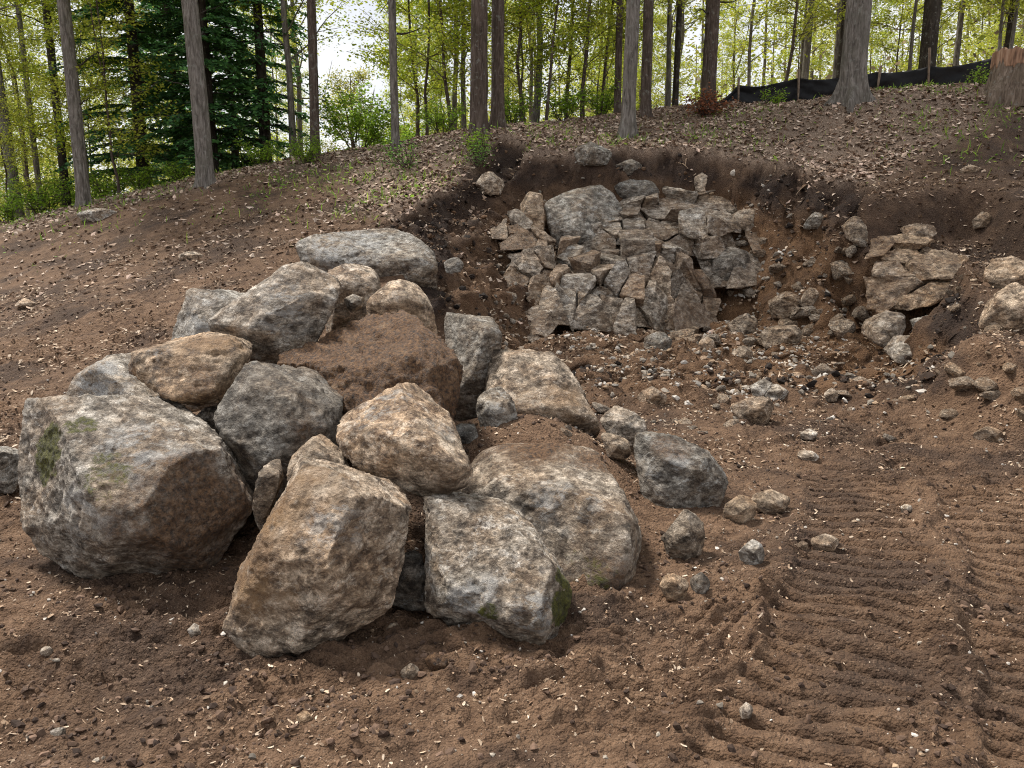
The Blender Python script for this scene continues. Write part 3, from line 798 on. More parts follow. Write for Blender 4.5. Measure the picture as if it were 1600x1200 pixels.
def poly_block(name, N, O, c, seed, tone, warm, dirt, rough=1.0, bev=0.007):
    """crisp-edged joint block: the cell cut out by the planes, edges worn, faces uneven"""
    off = O - N @ c
    order = np.argsort(off)[:34]
    bm = bmesh.new(); bmesh.ops.create_cube(bm, size=3.0)
    for i in order:
        if off[i] > 1.2: break
        r = bmesh.ops.bisect_plane(bm, geom=bm.verts[:] + bm.edges[:] + bm.faces[:], dist=1e-5, plane_co=Vector(N[i] * off[i]), plane_no=Vector(N[i]), clear_outer=True)
        be = [e for e in bm.edges if e.is_boundary]
        if be: bmesh.ops.holes_fill(bm, edges=be, sides=0)
        if len(bm.faces) < 4: break
    bmesh.ops.dissolve_degenerate(bm, dist=0.012, edges=bm.edges[:])
    bmesh.ops.dissolve_limit(bm, angle_limit=0.06, verts=bm.verts[:], edges=bm.edges[:])
    bmesh.ops.bevel(bm, geom=bm.edges[:], offset=bev, segments=1, affect='EDGES', clamp_overlap=True)
    bmesh.ops.triangulate(bm, faces=bm.faces[:])
    for L in (0.22, 0.11, 0.07):
        le = [e for e in bm.edges if e.calc_length() > L]
        if le and len(bm.faces) < 2500: bmesh.ops.subdivide_edges(bm, edges=le, cuts=1)
        bmesh.ops.triangulate(bm, faces=[f for f in bm.faces if len(f.verts) > 3])
    bm.normal_update(); bm.verts.index_update()
    V = np.array([v.co[:] for v in bm.verts]); NR = np.array([v.normal[:] for v in bm.verts]); F = np.array([[v.index for v in f.verts] for f in bm.faces]); bm.free()
    q = V + seed * 3.7
    w = 0.3 * np.stack([pn3(q * 6, 1), pn3(q * 6, 2), pn3(q * 6, 4)], 1)
    d = rough * (0.05 * terrace(fbm3(q * 3.0, seed, 3), 4.0) + 0.022 * terrace(fbm3(q * 9 + w, seed + 5, 3, 0.6), 4) + 0.012 * fbm3(q * 22, seed + 3, 2))
    W = V + NR * d[:, None] + c
    o = np.array([c[0], c[1], W[:, 2].min()])
    me = np_mesh(name, W - o, F, False)
    for an in ('moss', 'stain', 'pale'): fattr(me, an, 0.0)
    fattr(me, 'soil', dirt); fattr(me, 'tone', tone); fattr(me, 'warm', warm); fattr(me, 'shift', float(seed % 97) * 1.37)
    return me, o

def fracture(parent, pts, n, seed, aniso=(1, 1, 1), gap=0.003, sub=4, tone=(0.7, 1.1), warm=(0.0, 0.4), axis=None, soil=0.0, p=80, rough=0.55, jut=0.05):
    """split the convex body of pts into n jointed blocks, each a mesh of its own under parent"""
    pts = np.asarray(pts, float)
    rng = np.random.default_rng(seed)
    N, O = hull_planes(pts)
    lo, hi = pts.min(0), pts.max(0)
    S = []
    an = np.array(aniso, float)
    tries = 0; mind = 0.62 * (np.prod((hi - lo) * an) / n) ** (1 / 3)
    while len(S) < n and tries < 20000:
        tries += 1
        q = rng.uniform(lo, hi)
        if np.any(N @ q > O - 0.03): continue
        if S and np.min(np.linalg.norm((np.array(S) - q) * an, axis=1)) < mind * (1 - tries / 20000.0): continue
        S.append(q)
    S = np.array(S)
    S = S + 0.35 * mind / an * np.stack([pn3(S * 2.1, seed), pn3(S * 2.1, seed + 1), pn3(S * 2.1, seed + 2)], 1)
    S = S[np.all(S @ N.T < O - 0.02, axis=1)]
    M = parent.matrix_world.inverted() if False else None
    base = np.array(parent.location[:])
    for i, q in enumerate(S):
        d = (S - q) * an; m = np.linalg.norm(d, axis=1) > 1e-6
        nb = (d * an)[m]; L = np.linalg.norm(nb, axis=1)
        mid = ((S + q) / 2)[m]
        nb = nb / L[:, None]
        off = (nb * mid).sum(1) - gap
        # joints a little out of true
        nb = nb + rng.normal(size=nb.shape) * 0.09; nb /= np.linalg.norm(nb, axis=1)[:, None]
        off = np.maximum((nb * mid).sum(1) - gap, nb @ q + 0.02)
        # every block's outer faces weather back and tilt on their own
        N2 = N + rng.normal(size=N.shape) * 0.085; N2 /= np.linalg.norm(N2, axis=1)[:, None]
        pb = q + N * (O - N @ q)[:, None]
        O2 = np.maximum((N2 * pb).sum(1) + rng.normal(size=len(O)) * jut, N2 @ q + 0.03)
        NN = np.concatenate([N2, nb]); OO = np.concatenate([O2, off])
        tn = 1.5 * rng.uniform(*tone); wm = rng.uniform(*warm)
        me, o = poly_block('rock_block', NN, OO, q, seed * 31 + i, tn, wm, soil * rng.random(), rough)
        ob = link('rock_block', me, BED, parent, loc=o - base)

def block(parent, outline, Yb, Yt, ridge=(), back=0.4, extra=(), sub=5, seed=1, **k):
    pts = outline_pts(outline, Yb, Yt, ridge, back, extra=extra)
    me, o = rock_mesh('rock_block', pts, sub=sub, seed=seed, **k)
    base = np.array(parent.location[:])
    return link('rock_block', me, BED, parent, loc=o - base)

OUT = empty('rock_outcrop', tuple(P(980, 512, 10.9)))
tag(OUT, 'broad ledge of blue grey jointed bedrock stepping up the back of the pit', 'bedrock', 'bedrock exposed in the pit')
# lower bench: tall jointed face on the right, sloping top on the left
fracture(OUT, [P(*a) for a in [(872, 384, 12.2), (1055, 384, 12.0), (862, 425, 11.05), (955, 440, 10.75), (1000, 402, 11.05), (1060, 395, 11.2), (1088, 415, 11.5),
                               (845, 475, 10.9), (960, 500, 10.55), (1010, 514, 10.6), (1062, 506, 10.8), (1092, 478, 11.2), (880, 500, 11.9), (1080, 500, 12.0)]], 62, 3, aniso=(1.15, 1.0, 0.75), tone=(0.6, 1.05), warm=(0.0, 0.6), soil=0.5, jut=0.10)
# bottom row of blocks
fracture(OUT, [P(*a) for a in [(852, 470, 10.75), (935, 462, 10.6), (1000, 480, 10.55), (850, 508, 10.45), (985, 516, 10.4), (1000, 514, 10.45), (860, 508, 11.0), (1000, 512, 11.0), (870, 462, 11.1), (1000, 470, 11.1)]], 7, 5, aniso=(1.2, 0.7, 0.6), tone=(0.65, 0.95), warm=(0.1, 0.5))
# left fringe, crumbling
fracture(OUT, [P(*a) for a in [(800, 390, 11.2), (868, 385, 11.5), (870, 470, 11.0), (800, 455, 10.8), (835, 480, 10.7), (778, 430, 11.0), (860, 400, 12.0), (800, 440, 11.7)]], 11, 7, tone=(0.7, 1.0), warm=(0.2, 0.6), soil=0.5, gap=0.012, rough=0.9, sub=3)
# upper slab, split into thin plates along its top
fracture(OUT, [P(*a) for a in [(982, 300, 13.3), (1085, 298, 13.3), (1135, 330, 12.7), (1152, 346, 12.4), (1012, 366, 12.0), (1082, 356, 12.0), (1015, 390, 11.95), (1088, 394, 11.95), (1152, 376, 12.2),
                               (905, 376, 12.1), (928, 345, 12.5), (955, 320, 13.0), (940, 385, 12.6), (1120, 385, 12.9)]], 48, 9, aniso=(1.0, 0.85, 1.5), tone=(0.7, 1.15), warm=(0.0, 0.35), jut=0.10, soil=0.45)
# courses under the upper slab, in front of the recess
fracture(OUT, [P(*a) for a in [(1085, 385, 12.1), (1180, 372, 12.4), (1215, 400, 12.3), (1200, 445, 11.8), (1100, 450, 11.6), (1095, 400, 11.9), (1130, 445, 12.5), (1200, 380, 12.8)]], 9, 12, sub=3, tone=(0.5, 0.8), warm=(0.2, 0.5), soil=0.3)
fracture(OUT, [P(*a) for a in [(1062, 425, 11.3), (1110, 430, 11.6), (1128, 470, 11.3), (1120, 510, 10.9), (1062, 515, 10.6), (1050, 480, 10.8), (1080, 500, 11.8), (1115, 440, 12.0)]], 10, 16, tone=(0.55, 0.9), warm=(0.2, 0.6), soil=0.5, jut=0.07)
fracture(OUT, [P(*a) for a in [(790, 460, 11.0), (845, 465, 10.8), (858, 505, 10.5), (835, 520, 10.3), (800, 495, 10.6), (800, 470, 11.6), (850, 490, 11.4)]], 8, 18, tone=(0.65, 0.95), warm=(0.2, 0.6), soil=0.6, jut=0.06)
fracture(OUT, [P(*a) for a in [(772, 350, 11.6), (812, 335, 12.0), (850, 365, 12.0), (862, 390, 11.7), (800, 400, 11.2), (775, 385, 11.3), (820, 380, 12.4)]], 9, 24, tone=(0.65, 0.95), warm=(0.3, 0.8), soil=0.7, jut=0.08)
fracture(OUT, [P(*a) for a in [(1185, 345, 12.6), (1260, 340, 12.8), (1325, 362, 12.4), (1330, 385, 12.1), (1240, 398, 11.9), (1190, 390, 12.0), (1260, 380, 13.1)]], 12, 20, tone=(0.6, 0.95), warm=(0.35, 0.8), soil=0.7, jut=0.08, aniso=(0.8, 0.8, 1.4))
fracture(OUT, [P(*a) for a in [(1010, 290, 13.5), (1090, 285, 13.6), (1180, 300, 13.3), (1190, 322, 12.9), (1100, 312, 13.0), (1020, 305, 13.1), (1100, 330, 13.6)]], 12, 22, tone=(0.6, 0.95), warm=(0.2, 0.7), soil=0.6, jut=0.07, aniso=(0.8, 0.8, 1.4))
block(OUT, [(850, 318), (878, 297), (950, 293), (972, 304), (984, 330), (968, 356), (920, 376), (875, 380), (856, 358)], 12.05, 12.6, [(888, 322, -0.28), (900, 370, -0.2), (860, 330, -0.1), (945, 310, -0.1)], 0.6, seed=41, tone=0.95, p=90, rough=0.7, extra=[(880, 420, 12.4), (960, 400, 12.5)])
block(OUT, [(808, 312), (826, 298), (845, 302), (851, 330), (848, 356), (822, 360), (809, 342)], 12.1, 12.3, [(830, 320, -0.1)], 0.5, seed=42, tone=1.0, warm=0.7, extra=[(815, 400, 12.3), (850, 400, 12.3)], rough=0.8)
block(OUT, [(1140, 338), (1160, 327), (1185, 328), (1194, 345), (1186, 362), (1160, 368), (1143, 358)], 12.3, 12.5, [(1165, 342, -0.12)], 0.5, seed=43, tone=0.8, warm=0.5)
block(OUT, [(1112, 400), (1140, 385), (1168, 392), (1176, 415), (1165, 440), (1130, 445), (1112, 425)], 11.7, 11.9, [(1140, 405, -0.15)], 0.5, seed=44, tone=0.6, warm=0.2)
block(OUT, [(958, 290), (985, 280), (1020, 286), (1035, 298), (1005, 318), (970, 312)], 12.9, 13.1, [(990, 298, -0.12)], 0.4, seed=45, tone=0.5)
block(OUT, [(1080, 280), (1100, 268), (1130, 272), (1150, 284), (1130, 300), (1090, 302)], 13.1, 13.3, [(1110, 282, -0.12)], 0.4, seed=46, tone=0.95, warm=0.5)
block(OUT, [(1085, 306), (1120, 300), (1170, 310), (1195, 322), (1150, 335), (1100, 326)], 12.8, 13.2, [(1130, 316, -0.12)], 0.4, seed=47, tone=0.7, warm=0.6)
block(OUT, [(1195, 318), (1215, 306), (1240, 312), (1250, 330), (1225, 345), (1200, 338)], 12.7, 12.9, [(1222, 324, -0.1)], 0.4, seed=48, tone=0.7, warm=0.6)
block(OUT, [(1188, 355), (1225, 348), (1250, 362), (1235, 380), (1195, 378)], 12.3, 12.5, [(1218, 362, -0.1)], 0.4, seed=49, tone=0.6, warm=0.6)

RO = empty('rock_outcrop', tuple(P(1420, 560, 9.4)))
tag(RO, 'brown weathered bedrock knob jutting from the right wall of the pit', 'bedrock', 'bedrock exposed in the pit')
fracture(RO, [P(*a) for a in [(1350, 402, 9.75), (1362, 378, 10.1), (1410, 374, 10.1), (1470, 388, 9.7), (1505, 408, 9.4), (1500, 445, 9.1), (1455, 478, 9.0), (1400, 496, 9.1), (1360, 476, 9.4), (1352, 430, 9.5), (1400, 420, 10.8), (1500, 440, 10.2)]], 24, 15, tone=(0.75, 1.05), warm=(0.5, 0.95), soil=0.45, rough=0.9, aniso=(0.85, 0.8, 1.15), jut=0.06)
block(RO, [(1365, 505), (1385, 485), (1412, 490), (1420, 515), (1405, 540), (1375, 545), (1362, 530)], 8.7, 9.0, [(1390, 510, -0.12)], 0.4, seed=51, tone=0.95, warm=0.3)
block(RO, [(1430, 505), (1450, 493), (1475, 500), (1485, 515), (1465, 537), (1440, 530)], 8.6, 8.8, [(1455, 512, -0.12)], 0.35, seed=52, tone=1.1, warm=0.1)
block(RO, [(1398, 552), (1410, 528), (1430, 524), (1444, 540), (1440, 562), (1420, 572), (1402, 568)], 8.2, 8.4, [(1420, 545, -0.1)], 0.35, seed=53, tone=1.05, warm=0.2)
block(RO, [(1478, 532), (1490, 520), (1503, 534), (1500, 546), (1482, 547)], 8.1, 8.2, [(1490, 535, -0.05)], 0.2, seed=54, sub=4, tone=1.1, warm=0.6)
block(RO, [(1322, 350), (1335, 334), (1358, 340), (1364, 362), (1358, 386), (1330, 384)], 10.7, 10.9, [(1340, 355, -0.12)], 0.4, seed=55, tone=0.75, warm=0.6)
block(RO, [(1415, 356), (1438, 346), (1460, 352), (1468, 366), (1445, 378), (1420, 376)], 10.3, 10.5, [(1440, 360, -0.1)], 0.3, seed=56, tone=0.9, warm=0.6)

# ---------------------------------------------------------------- loose rocks one can pick out
def ground_z(x, y):
    return float(min(macro(np.array([x, x, x]), np.array([y, y - 0.05, y + 0.05]))))

def stone(label, x0, y0, x1, y1, name='stone', cat='stone', group='loose stones on the dirt', seed=None, flat=0.0, sub=4, sink=0.12, **k):
    """a stone that fills the given box of the photograph, standing on the ground there"""
    cx = (x0 + x1) / 2
    g = hit(cx, y1 - 0.12 * (y1 - y0))
    seed = seed if seed is not None else int(x0 * 7 + y0 * 13)
    rng = np.random.default_rng(seed)
    sc = g[1] / FPX
    w = (x1 - x0) * sc * 1.0; h = (y1 - y0) * sc * 1.02; dpt = (w * 0.8 + h * 0.2)
    n = 8
    u = rng.normal(size=(n, 3)); u /= np.linalg.norm(u, axis=1)[:, None]
    u = np.concatenate([u, [[1, 0, 0.1], [-1, 0, 0], [0, 0, 1], [0, 1, 0], [0, -1, 0.3]]])
    pts = u * np.array([w, dpt, h]) / 2 * 1.02
    pts += np.array([0, 0, h / 2 - sink * h]) + g
    pts[:, 2] = np.maximum(pts[:, 2], g[2] - sink * h)
    th_ = np.arange(6) * 1.047 + rng.uniform(0, 1)
    pts = np.concatenate([pts, np.stack([g[0] + 0.40 * w * np.cos(th_), g[1] + 0.36 * dpt * np.sin(th_), np.full(6, g[2] - sink * h)], 1)])
    pts[:, 1] += dpt * 0.3
    me, o = rock_mesh(name, pts, sub=sub, seed=seed, chips=3, **k)
    o[2] = ground_z(o[0], o[1]) - sink * h - 0.006
    ob = link(name, me, ROCK, loc=o)
    tag(ob, label, cat, group)
    ANCH.append((cx, (y0 + y1) / 2, label))
    return ob
ANCH = []

G1, G2 = 'loose stones on the dirt', 'loose rocks on the slope'
stone('pale faceted stone on the bare slope left of the bedrock ledge', 743, 275, 788, 309, group=G2, tone=1.25, warm=0.3)
stone('flat pale slab near the forest edge at the far left', 115, 326, 182, 348, group=G2, tone=1.2, sink=0.3)
stone('single pale pink stone on the bare dirt at the left', 20, 467, 53, 486, tone=1.4, warm=0.5)
stone('low tan stone half buried in the dirt above the pile on the left', 272, 390, 318, 408, sink=0.35, tone=1.0, warm=0.5)
stone('angular dark grey rock at the top of the ledge under the topsoil', 898, 258, 958, 296, name='rock', cat='rock', group=G2, tone=0.85)
stone('rounded grey rock highest on the ledge beneath the dark rim', 962, 251, 1004, 277, name='rock', cat='rock', group=G2, tone=0.8)
stone('rounded grey stone on the pit floor just below the ledge', 1005, 519, 1054, 554, tone=0.75)
stone('speckled cream stone at the left foot of the rubble slope', 1092, 527, 1125, 553, tone=1.1, warm=0.5)
stone('small brown stone under the big rubble block', 1145, 541, 1180, 568, tone=0.85, warm=0.5)
stone('cream stone alone on the pit floor behind the pile', 993, 605, 1044, 639, tone=1.15, warm=0.4)
stone('pale upright stone behind the flat-topped pit stone', 1175, 593, 1212, 624, tone=1.2, warm=0.1)
stone('blue white wedge stone touching the upright one', 1196, 602, 1236, 628, tone=1.35)
stone('brown flat-topped stone largest on the open pit floor', 1146, 622, 1218, 666, tone=0.95, warm=0.55, sub=5)
stone('round grey brown stone at the foot of the clay slope', 1270, 568, 1306, 593, tone=0.8, warm=0.4)
stone('little pinkish stone on the pit floor right of the clay slope foot', 1290, 606, 1312, 628, tone=1.1, warm=0.4)
stone('white oval cobble nearer the pit in the track lane', 1250, 670, 1281, 687, tone=1.4, warm=0.2)
stone('white oval cobble in the track lane nearer the viewer', 1248, 706, 1284, 722, tone=1.45, warm=0.2)
stone('small bright white cobble beside the upper end of the tracks', 1409, 790, 1429, 805, tone=1.6)
stone('tan blocky stone at the toe of the right bank', 1524, 665, 1572, 695, tone=1.0, warm=0.6)
stone('faceted brown stone in front of the dark mottled boulder', 1033, 803, 1111, 882, tone=0.8, warm=0.45, sub=5)
stone('blue grey angular stone standing alone right of the pile', 1155, 842, 1201, 890, tone=1.15, sub=5)
stone('tan squarish stone, left of a pair in front of the pile', 1031, 901, 1080, 942, tone=1.0, warm=0.8, sub=5)
stone('pinkish grey stone, right of a pair in front of the pile', 1078, 894, 1114, 929, tone=0.95, warm=0.15)
stone('tan lumpy stone beside the dark mottled boulder', 1128, 777, 1188, 819, tone=0.85, warm=0.8, sub=5)
stone('low tan stone behind the lumpy one right of the pile', 1176, 768, 1242, 806, tone=0.95, warm=0.7, sub=5)
stone('small cream stone on the dirt before the leaning boulder', 622, 1035, 661, 1064, tone=1.1, warm=0.5)
stone('dark earth-coated lump next to the small cream stone', 660, 1022, 702, 1053, tone=0.6, warm=0.5, dirt=1.0)
stone('little tan stone between the two front boulders', 600, 977, 629, 1004, tone=1.0, warm=0.5)
stone('orange tan pebble in the foreground dirt', 460, 1114, 488, 1140, tone=1.0, warm=1.0)
stone('pale elongated pebble near the lower left corner', 70, 1136, 102, 1166, tone=1.2, warm=0.3)
stone('white pebble on the dirt at the left foreground', 58, 1012, 82, 1027, tone=1.5)
stone('white pebble left of the leaning boulder foot', 290, 974, 318, 996, tone=1.35)
stone('flat cream sliver of stone beside the track ridge', 1270, 834, 1318, 860, tone=1.25, warm=0.5, sink=0.35)
stone('small tan stone just left of the cream sliver', 1244, 846, 1266, 862, tone=1.0, warm=0.6)
stone('pale leaf-shaped chip of stone standing up by the tracks', 1153, 1102, 1179, 1130, tone=1.3, warm=0.3)
stone('pale orange flat stone on the dark soil of the upper right', 1502, 258, 1538, 271, group=G2, tone=1.3, warm=0.6, sink=0.2)
stone('brown stone stuck in the dark bank at the right', 1524, 332, 1553, 359, group=G2, tone=0.8, warm=0.6)
stone('large tan rock cut off by the right edge, upper of two', 1547, 412, 1640, 462, name='rock', cat='rock', group=G2, tone=1.0, warm=0.7, sub=5)
stone('large tan rock cut off by the right edge, lower of two', 1537, 452, 1650, 528, name='rock', cat='rock', group=G2, tone=1.0, warm=0.65, sub=5)
stone('brown faceted block at the foot of the rubble slope', 1140, 487, 1186, 530, name='rock', cat='rock', group=G2, tone=0.8, warm=0.55, sub=5)
stone('large flaky brown slab in the middle of the rubble slope', 1190, 500, 1262, 548, name='rock', cat='rock', group=G2, tone=0.85, warm=0.6, sub=5)
stone('brown leaning slab above the flaky one on the rubble slope', 1205, 462, 1262, 505, name='rock', cat='rock', group=G2, tone=0.9, warm=0.55, sub=5)
stone('small brown rock at the upper end of the rubble slope', 1250, 455, 1285, 486, name='rock', cat='rock', group=G2, tone=0.9, warm=0.5)
stone('dark brown upright rock beside the jointed face', 1090, 470, 1120, 512, name='rock', cat='rock', group=G2, tone=0.65, warm=0.5)
stone('small grey rock loose in the recess behind the ledge', 1255, 350, 1295, 376, name='rock', cat='rock', group=G2, tone=0.9)
# look-alikes strewn over the pit
_rng = np.random.default_rng(77)
ORD = ['nearest', 'second nearest', 'third nearest', 'fourth nearest', 'fifth nearest', 'sixth nearest', 'seventh nearest', 'eighth nearest', 'ninth nearest', 'tenth nearest', 'eleventh nearest', 'twelfth nearest'] + ['%dth nearest' % i for i in range(13, 60)]
def by_anchor(items, anchors, word):
    """label each (object, px, py) by its rank on one side of the nearest thing that has a name of its own"""
    cells = {}
    for ob, px, py in items:
        d = [math.hypot(px - a[0], (py - a[1]) * 1.3) for a in anchors]
        k = int(np.argmin(d)); dx, dy = px - anchors[k][0], py - anchors[k][1]
        side = ('right of' if dx > 0 else 'left of') if abs(dx) > abs(dy) * 1.3 else ('below' if dy > 0 else 'above')
        cells.setdefault((k, side), []).append((d[k], ob))
    for (k, side), L in cells.items():
        L.sort(key=lambda t: t[0])
        for i, (dd, ob) in enumerate(L):
            ob['label'] = '%s, %s %s the %s' % (word, ORD[i], side, anchors[k][2])
STREWN = []
def strewn(n, box, size, label, group, tone, warm, seed, zmin=None):
    k = 0; protos = []; mine = []
    for i in range(7):
        u = _rng.normal(size=(14, 3)); u /= np.linalg.norm(u, axis=1)[:, None]
        me, o = rock_mesh('stone', u * np.array([0.5, 0.4, 0.33]), sub=3, seed=seed + i, chips=3, tone=tone[0] + (tone[1] - tone[0]) * _rng.random(), warm=_rng.uniform(*warm), origin=np.zeros(3))
        me.materials.append(ROCK); protos.append(me)
    while k < n:
        px = _rng.uniform(box[0], box[2]); py = _rng.uniform(box[1], box[3])
        g = hit(px, py)
        s = _rng.uniform(*size) * (0.6 + 0.8 * _rng.random() ** 2)
        ob = link('stone', protos[k % 7], None, loc=(g[0], g[1], g[2] + s * 0.05))
        ob.scale = (s, s * _rng.uniform(0.8, 1.2), s * _rng.uniform(0.75, 1.1))
        ob.rotation_euler = (_rng.uniform(-0.4, 0.4), _rng.uniform(-0.4, 0.4), _rng.uniform(0, 6.28))
        tag(ob, label, 'stone', group); k += 1; mine.append((ob, px, py))
    STREWN.append((mine, label))
strewn(60, (860, 540, 1420, 690), (0.08, 0.20), 'pale floor rubble', 'rubble on the pit floor', (0.9, 1.35), (0.1, 0.6), 300)
strewn(85, (1030, 380, 1350, 545), (0.12, 0.5), 'brown slope rubble', 'rubble on the clay slope', (0.7, 1.05), (0.3, 0.8), 320)
strewn(40, (770, 400, 880, 560), (0.08, 0.26), 'grey bank rubble', 'rubble left of the ledge', (0.7, 1.1), (0.1, 0.5), 340)
strewn(44, (1400, 400, 1640, 660), (0.08, 0.24), 'bank stone', 'stones in the right bank', (0.7, 1.05), (0.4, 0.9), 360)

_short = {'rounded grey stone on the pit floor just below the ledge': 'rounded grey floor stone', 'speckled cream stone at the left foot of the rubble slope': 'speckled cream stone', 'small brown stone under the big rubble block': 'small brown stone',
          'cream stone alone on the pit floor behind the pile': 'lone cream stone', 'pale upright stone behind the flat-topped pit stone': 'pale upright stone', 'blue white wedge stone touching the upright one': 'blue white wedge stone',
          'brown flat-topped stone largest on the open pit floor': 'brown flat-topped stone', 'round grey brown stone at the foot of the clay slope': 'round grey brown stone', 'little pinkish stone on the pit floor right of the clay slope foot': 'little pinkish stone',
          'white oval cobble nearer the pit in the track lane': 'farther white oval cobble', 'tan blocky stone at the toe of the right bank': 'tan blocky toe stone',
          'large tan rock cut off by the right edge, lower of two': 'lower right-edge rock', 'brown faceted block at the foot of the rubble slope': 'brown faceted block', 'large flaky brown slab in the middle of the rubble slope': 'large flaky brown slab',
          'brown leaning slab above the flaky one on the rubble slope': 'brown leaning slab', 'small brown rock at the upper end of the rubble slope': 'small brown upper rock', 'dark brown upright rock beside the jointed face': 'dark upright rock',
          'small grey rock loose in the recess behind the ledge': 'small grey recess rock'}
_anch = [(a, b, _short[c]) for a, b, c in ANCH if c in _short] + [(828, 330, 'upright tan block of the ledge'), (830, 430, 'ledge\'s crumbling left end'), (860, 500, 'lowest left block of the ledge'), (1425, 430, 'brown bedrock knob'), (785, 520, 'grey green block')]
_w = {'pale floor rubble': 'small pale stone', 'brown slope rubble': 'small brown rubble stone', 'grey bank rubble': 'small grey rubble stone', 'bank stone': 'small stone in the bank'}
for _mine, _lab in STREWN: by_anchor(_mine, _anch, _w[_lab])
# ================================================================== FOREST
def mat_leaf(name, rough=0.6, trans=0.4, gain=1.0):
    m, nt = new_mat(name); b = NB(nt)
    c = b.attr('tint', True)
    if gain != 1.0: c = b.mix(1.0, c, (gain, gain, gain), 'MULTIPLY')
    d = b.n('ShaderNodeBsdfPrincipled'); d.inputs['Roughness'].default_value = rough; d.inputs['Specular IOR Level'].default_value = 0.25
    t = b.n('ShaderNodeBsdfTranslucent'); mx = b.n('ShaderNodeMixShader'); mx.inputs[0].default_value = trans
    o = b.n('ShaderNodeOutputMaterial')
    b.l(c, d.inputs['Base Color']); b.l(c, t.inputs['Color']); b.l(d.outputs[0], mx.inputs[1]); b.l(t.outputs[0], mx.inputs[2]); b.l(mx.outputs[0], o.inputs[0])
    return m
LEAF = mat_leaf('leaf', trans=0.5, gain=2.0)
NEEDLE = mat_leaf('needle', 0.6, 0.3, 3.8)

def mat_bark(name, dark, mid, light, scale=1.0):
    m, nt = new_mat(name); b = NB(nt)
    tc = b.n('ShaderNodeTexCoord'); oi = b.n('ShaderNodeObjectInfo')
    add = b.n('ShaderNodeVectorMath', operation='ADD'); b.l(tc.outputs['Object'], add.inputs[0]); b.l(oi.outputs['Location'], add.inputs[1])
    mp = b.n('ShaderNodeMapping'); mp.inputs['Scale'].default_value = (1, 1, 0.16); b.l(add.outputs[0], mp.inputs[0])
    v = mp.outputs[0]
    n1 = b.noise(v, 26 * scale, 8, 0.7, 0.8); n2 = b.noise(add.outputs[0], 3.5, 5, 0.6); n3 = b.vor(v, 30 * scale)
    n4 = b.noise(add.outputs[0], 11, 6, 0.65)
    col = b.ramp(n1, [(0.32, dark), (0.5, mid), (0.7, light)])
    col = b.mix(b.mr(n2, 0.5, 0.66, 0, 0.6), col, (mid[0] * 0.75, mid[1] * 0.78, mid[2] * 0.72))
    col = b.mix(b.mr(n4, 0.57, 0.66, 0, 0.45), col, (0.30, 0.31, 0.27))
    nrm = b.bump(b.math('ADD', n1, b.math('MULTIPLY', n3, 0.5)), 0.03, 0.9)
    b.bsdf(col, 0.9, nrm, 0.2)
    return m
BARK_GREY = mat_bark('bark_grey', (0.045, 0.038, 0.032), (0.17, 0.15, 0.13), (0.33, 0.30, 0.27))
BARK_BROWN = mat_bark('bark_brown', (0.028, 0.020, 0.015), (0.095, 0.070, 0.055), (0.19, 0.15, 0.125))
BARK_DARK = mat_bark('bark_dark', (0.014, 0.011, 0.009), (0.045, 0.036, 0.028), (0.10, 0.085, 0.07))

GREENS = np.array([(0.215, 0.245, 0.020), (0.17, 0.215, 0.018), (0.255, 0.27, 0.028), (0.13, 0.18, 0.016)])
def leaf_quads(C, rng, size, tilt=0.6, tints=GREENS, aspect=0.62, gain=1.0):
    n = len(C)
    az = rng.uniform(0, 2 * np.pi, n)
    d = np.stack([np.cos(az), np.sin(az), rng.normal(size=n) * tilt * 0.7], 1); d /= np.linalg.norm(d, axis=1)[:, None]
    up = np.array([0, 0, 1.0]) + rng.normal(size=(n, 3)) * tilt
    s = np.cross(d, up); s /= np.linalg.norm(s, axis=1)[:, None] + 1e-9
    L = size * rng.uniform(0.6, 1.3, n)[:, None]
    V = np.stack([C - d * L * 0.5, C + s * L * aspect * 0.5, C + d * L * 0.5, C - s * L * aspect * 0.5], 1).reshape(-1, 3)
    F = np.arange(4 * n).reshape(n, 4)
    col = tints[rng.integers(0, len(tints), n)] * rng.uniform(0.65, 1.3, n)[:, None] * gain
    return V, F, np.repeat(col, 4, axis=0)

def limb(rng, a, d, L, r, n=6, wob=0.12, rise=0.0):
    pts = [np.array(a, float)]; d = np.array(d, float)
    for i in range(n - 1):
        d = d + rng.normal(size=3) * wob + np.array([0, 0, rise]); d /= np.linalg.norm(d)
        pts.append(pts[-1] + d * L / (n - 1))
    return np.array(pts), np.linspace(r, max(r * 0.25, 0.004), n)

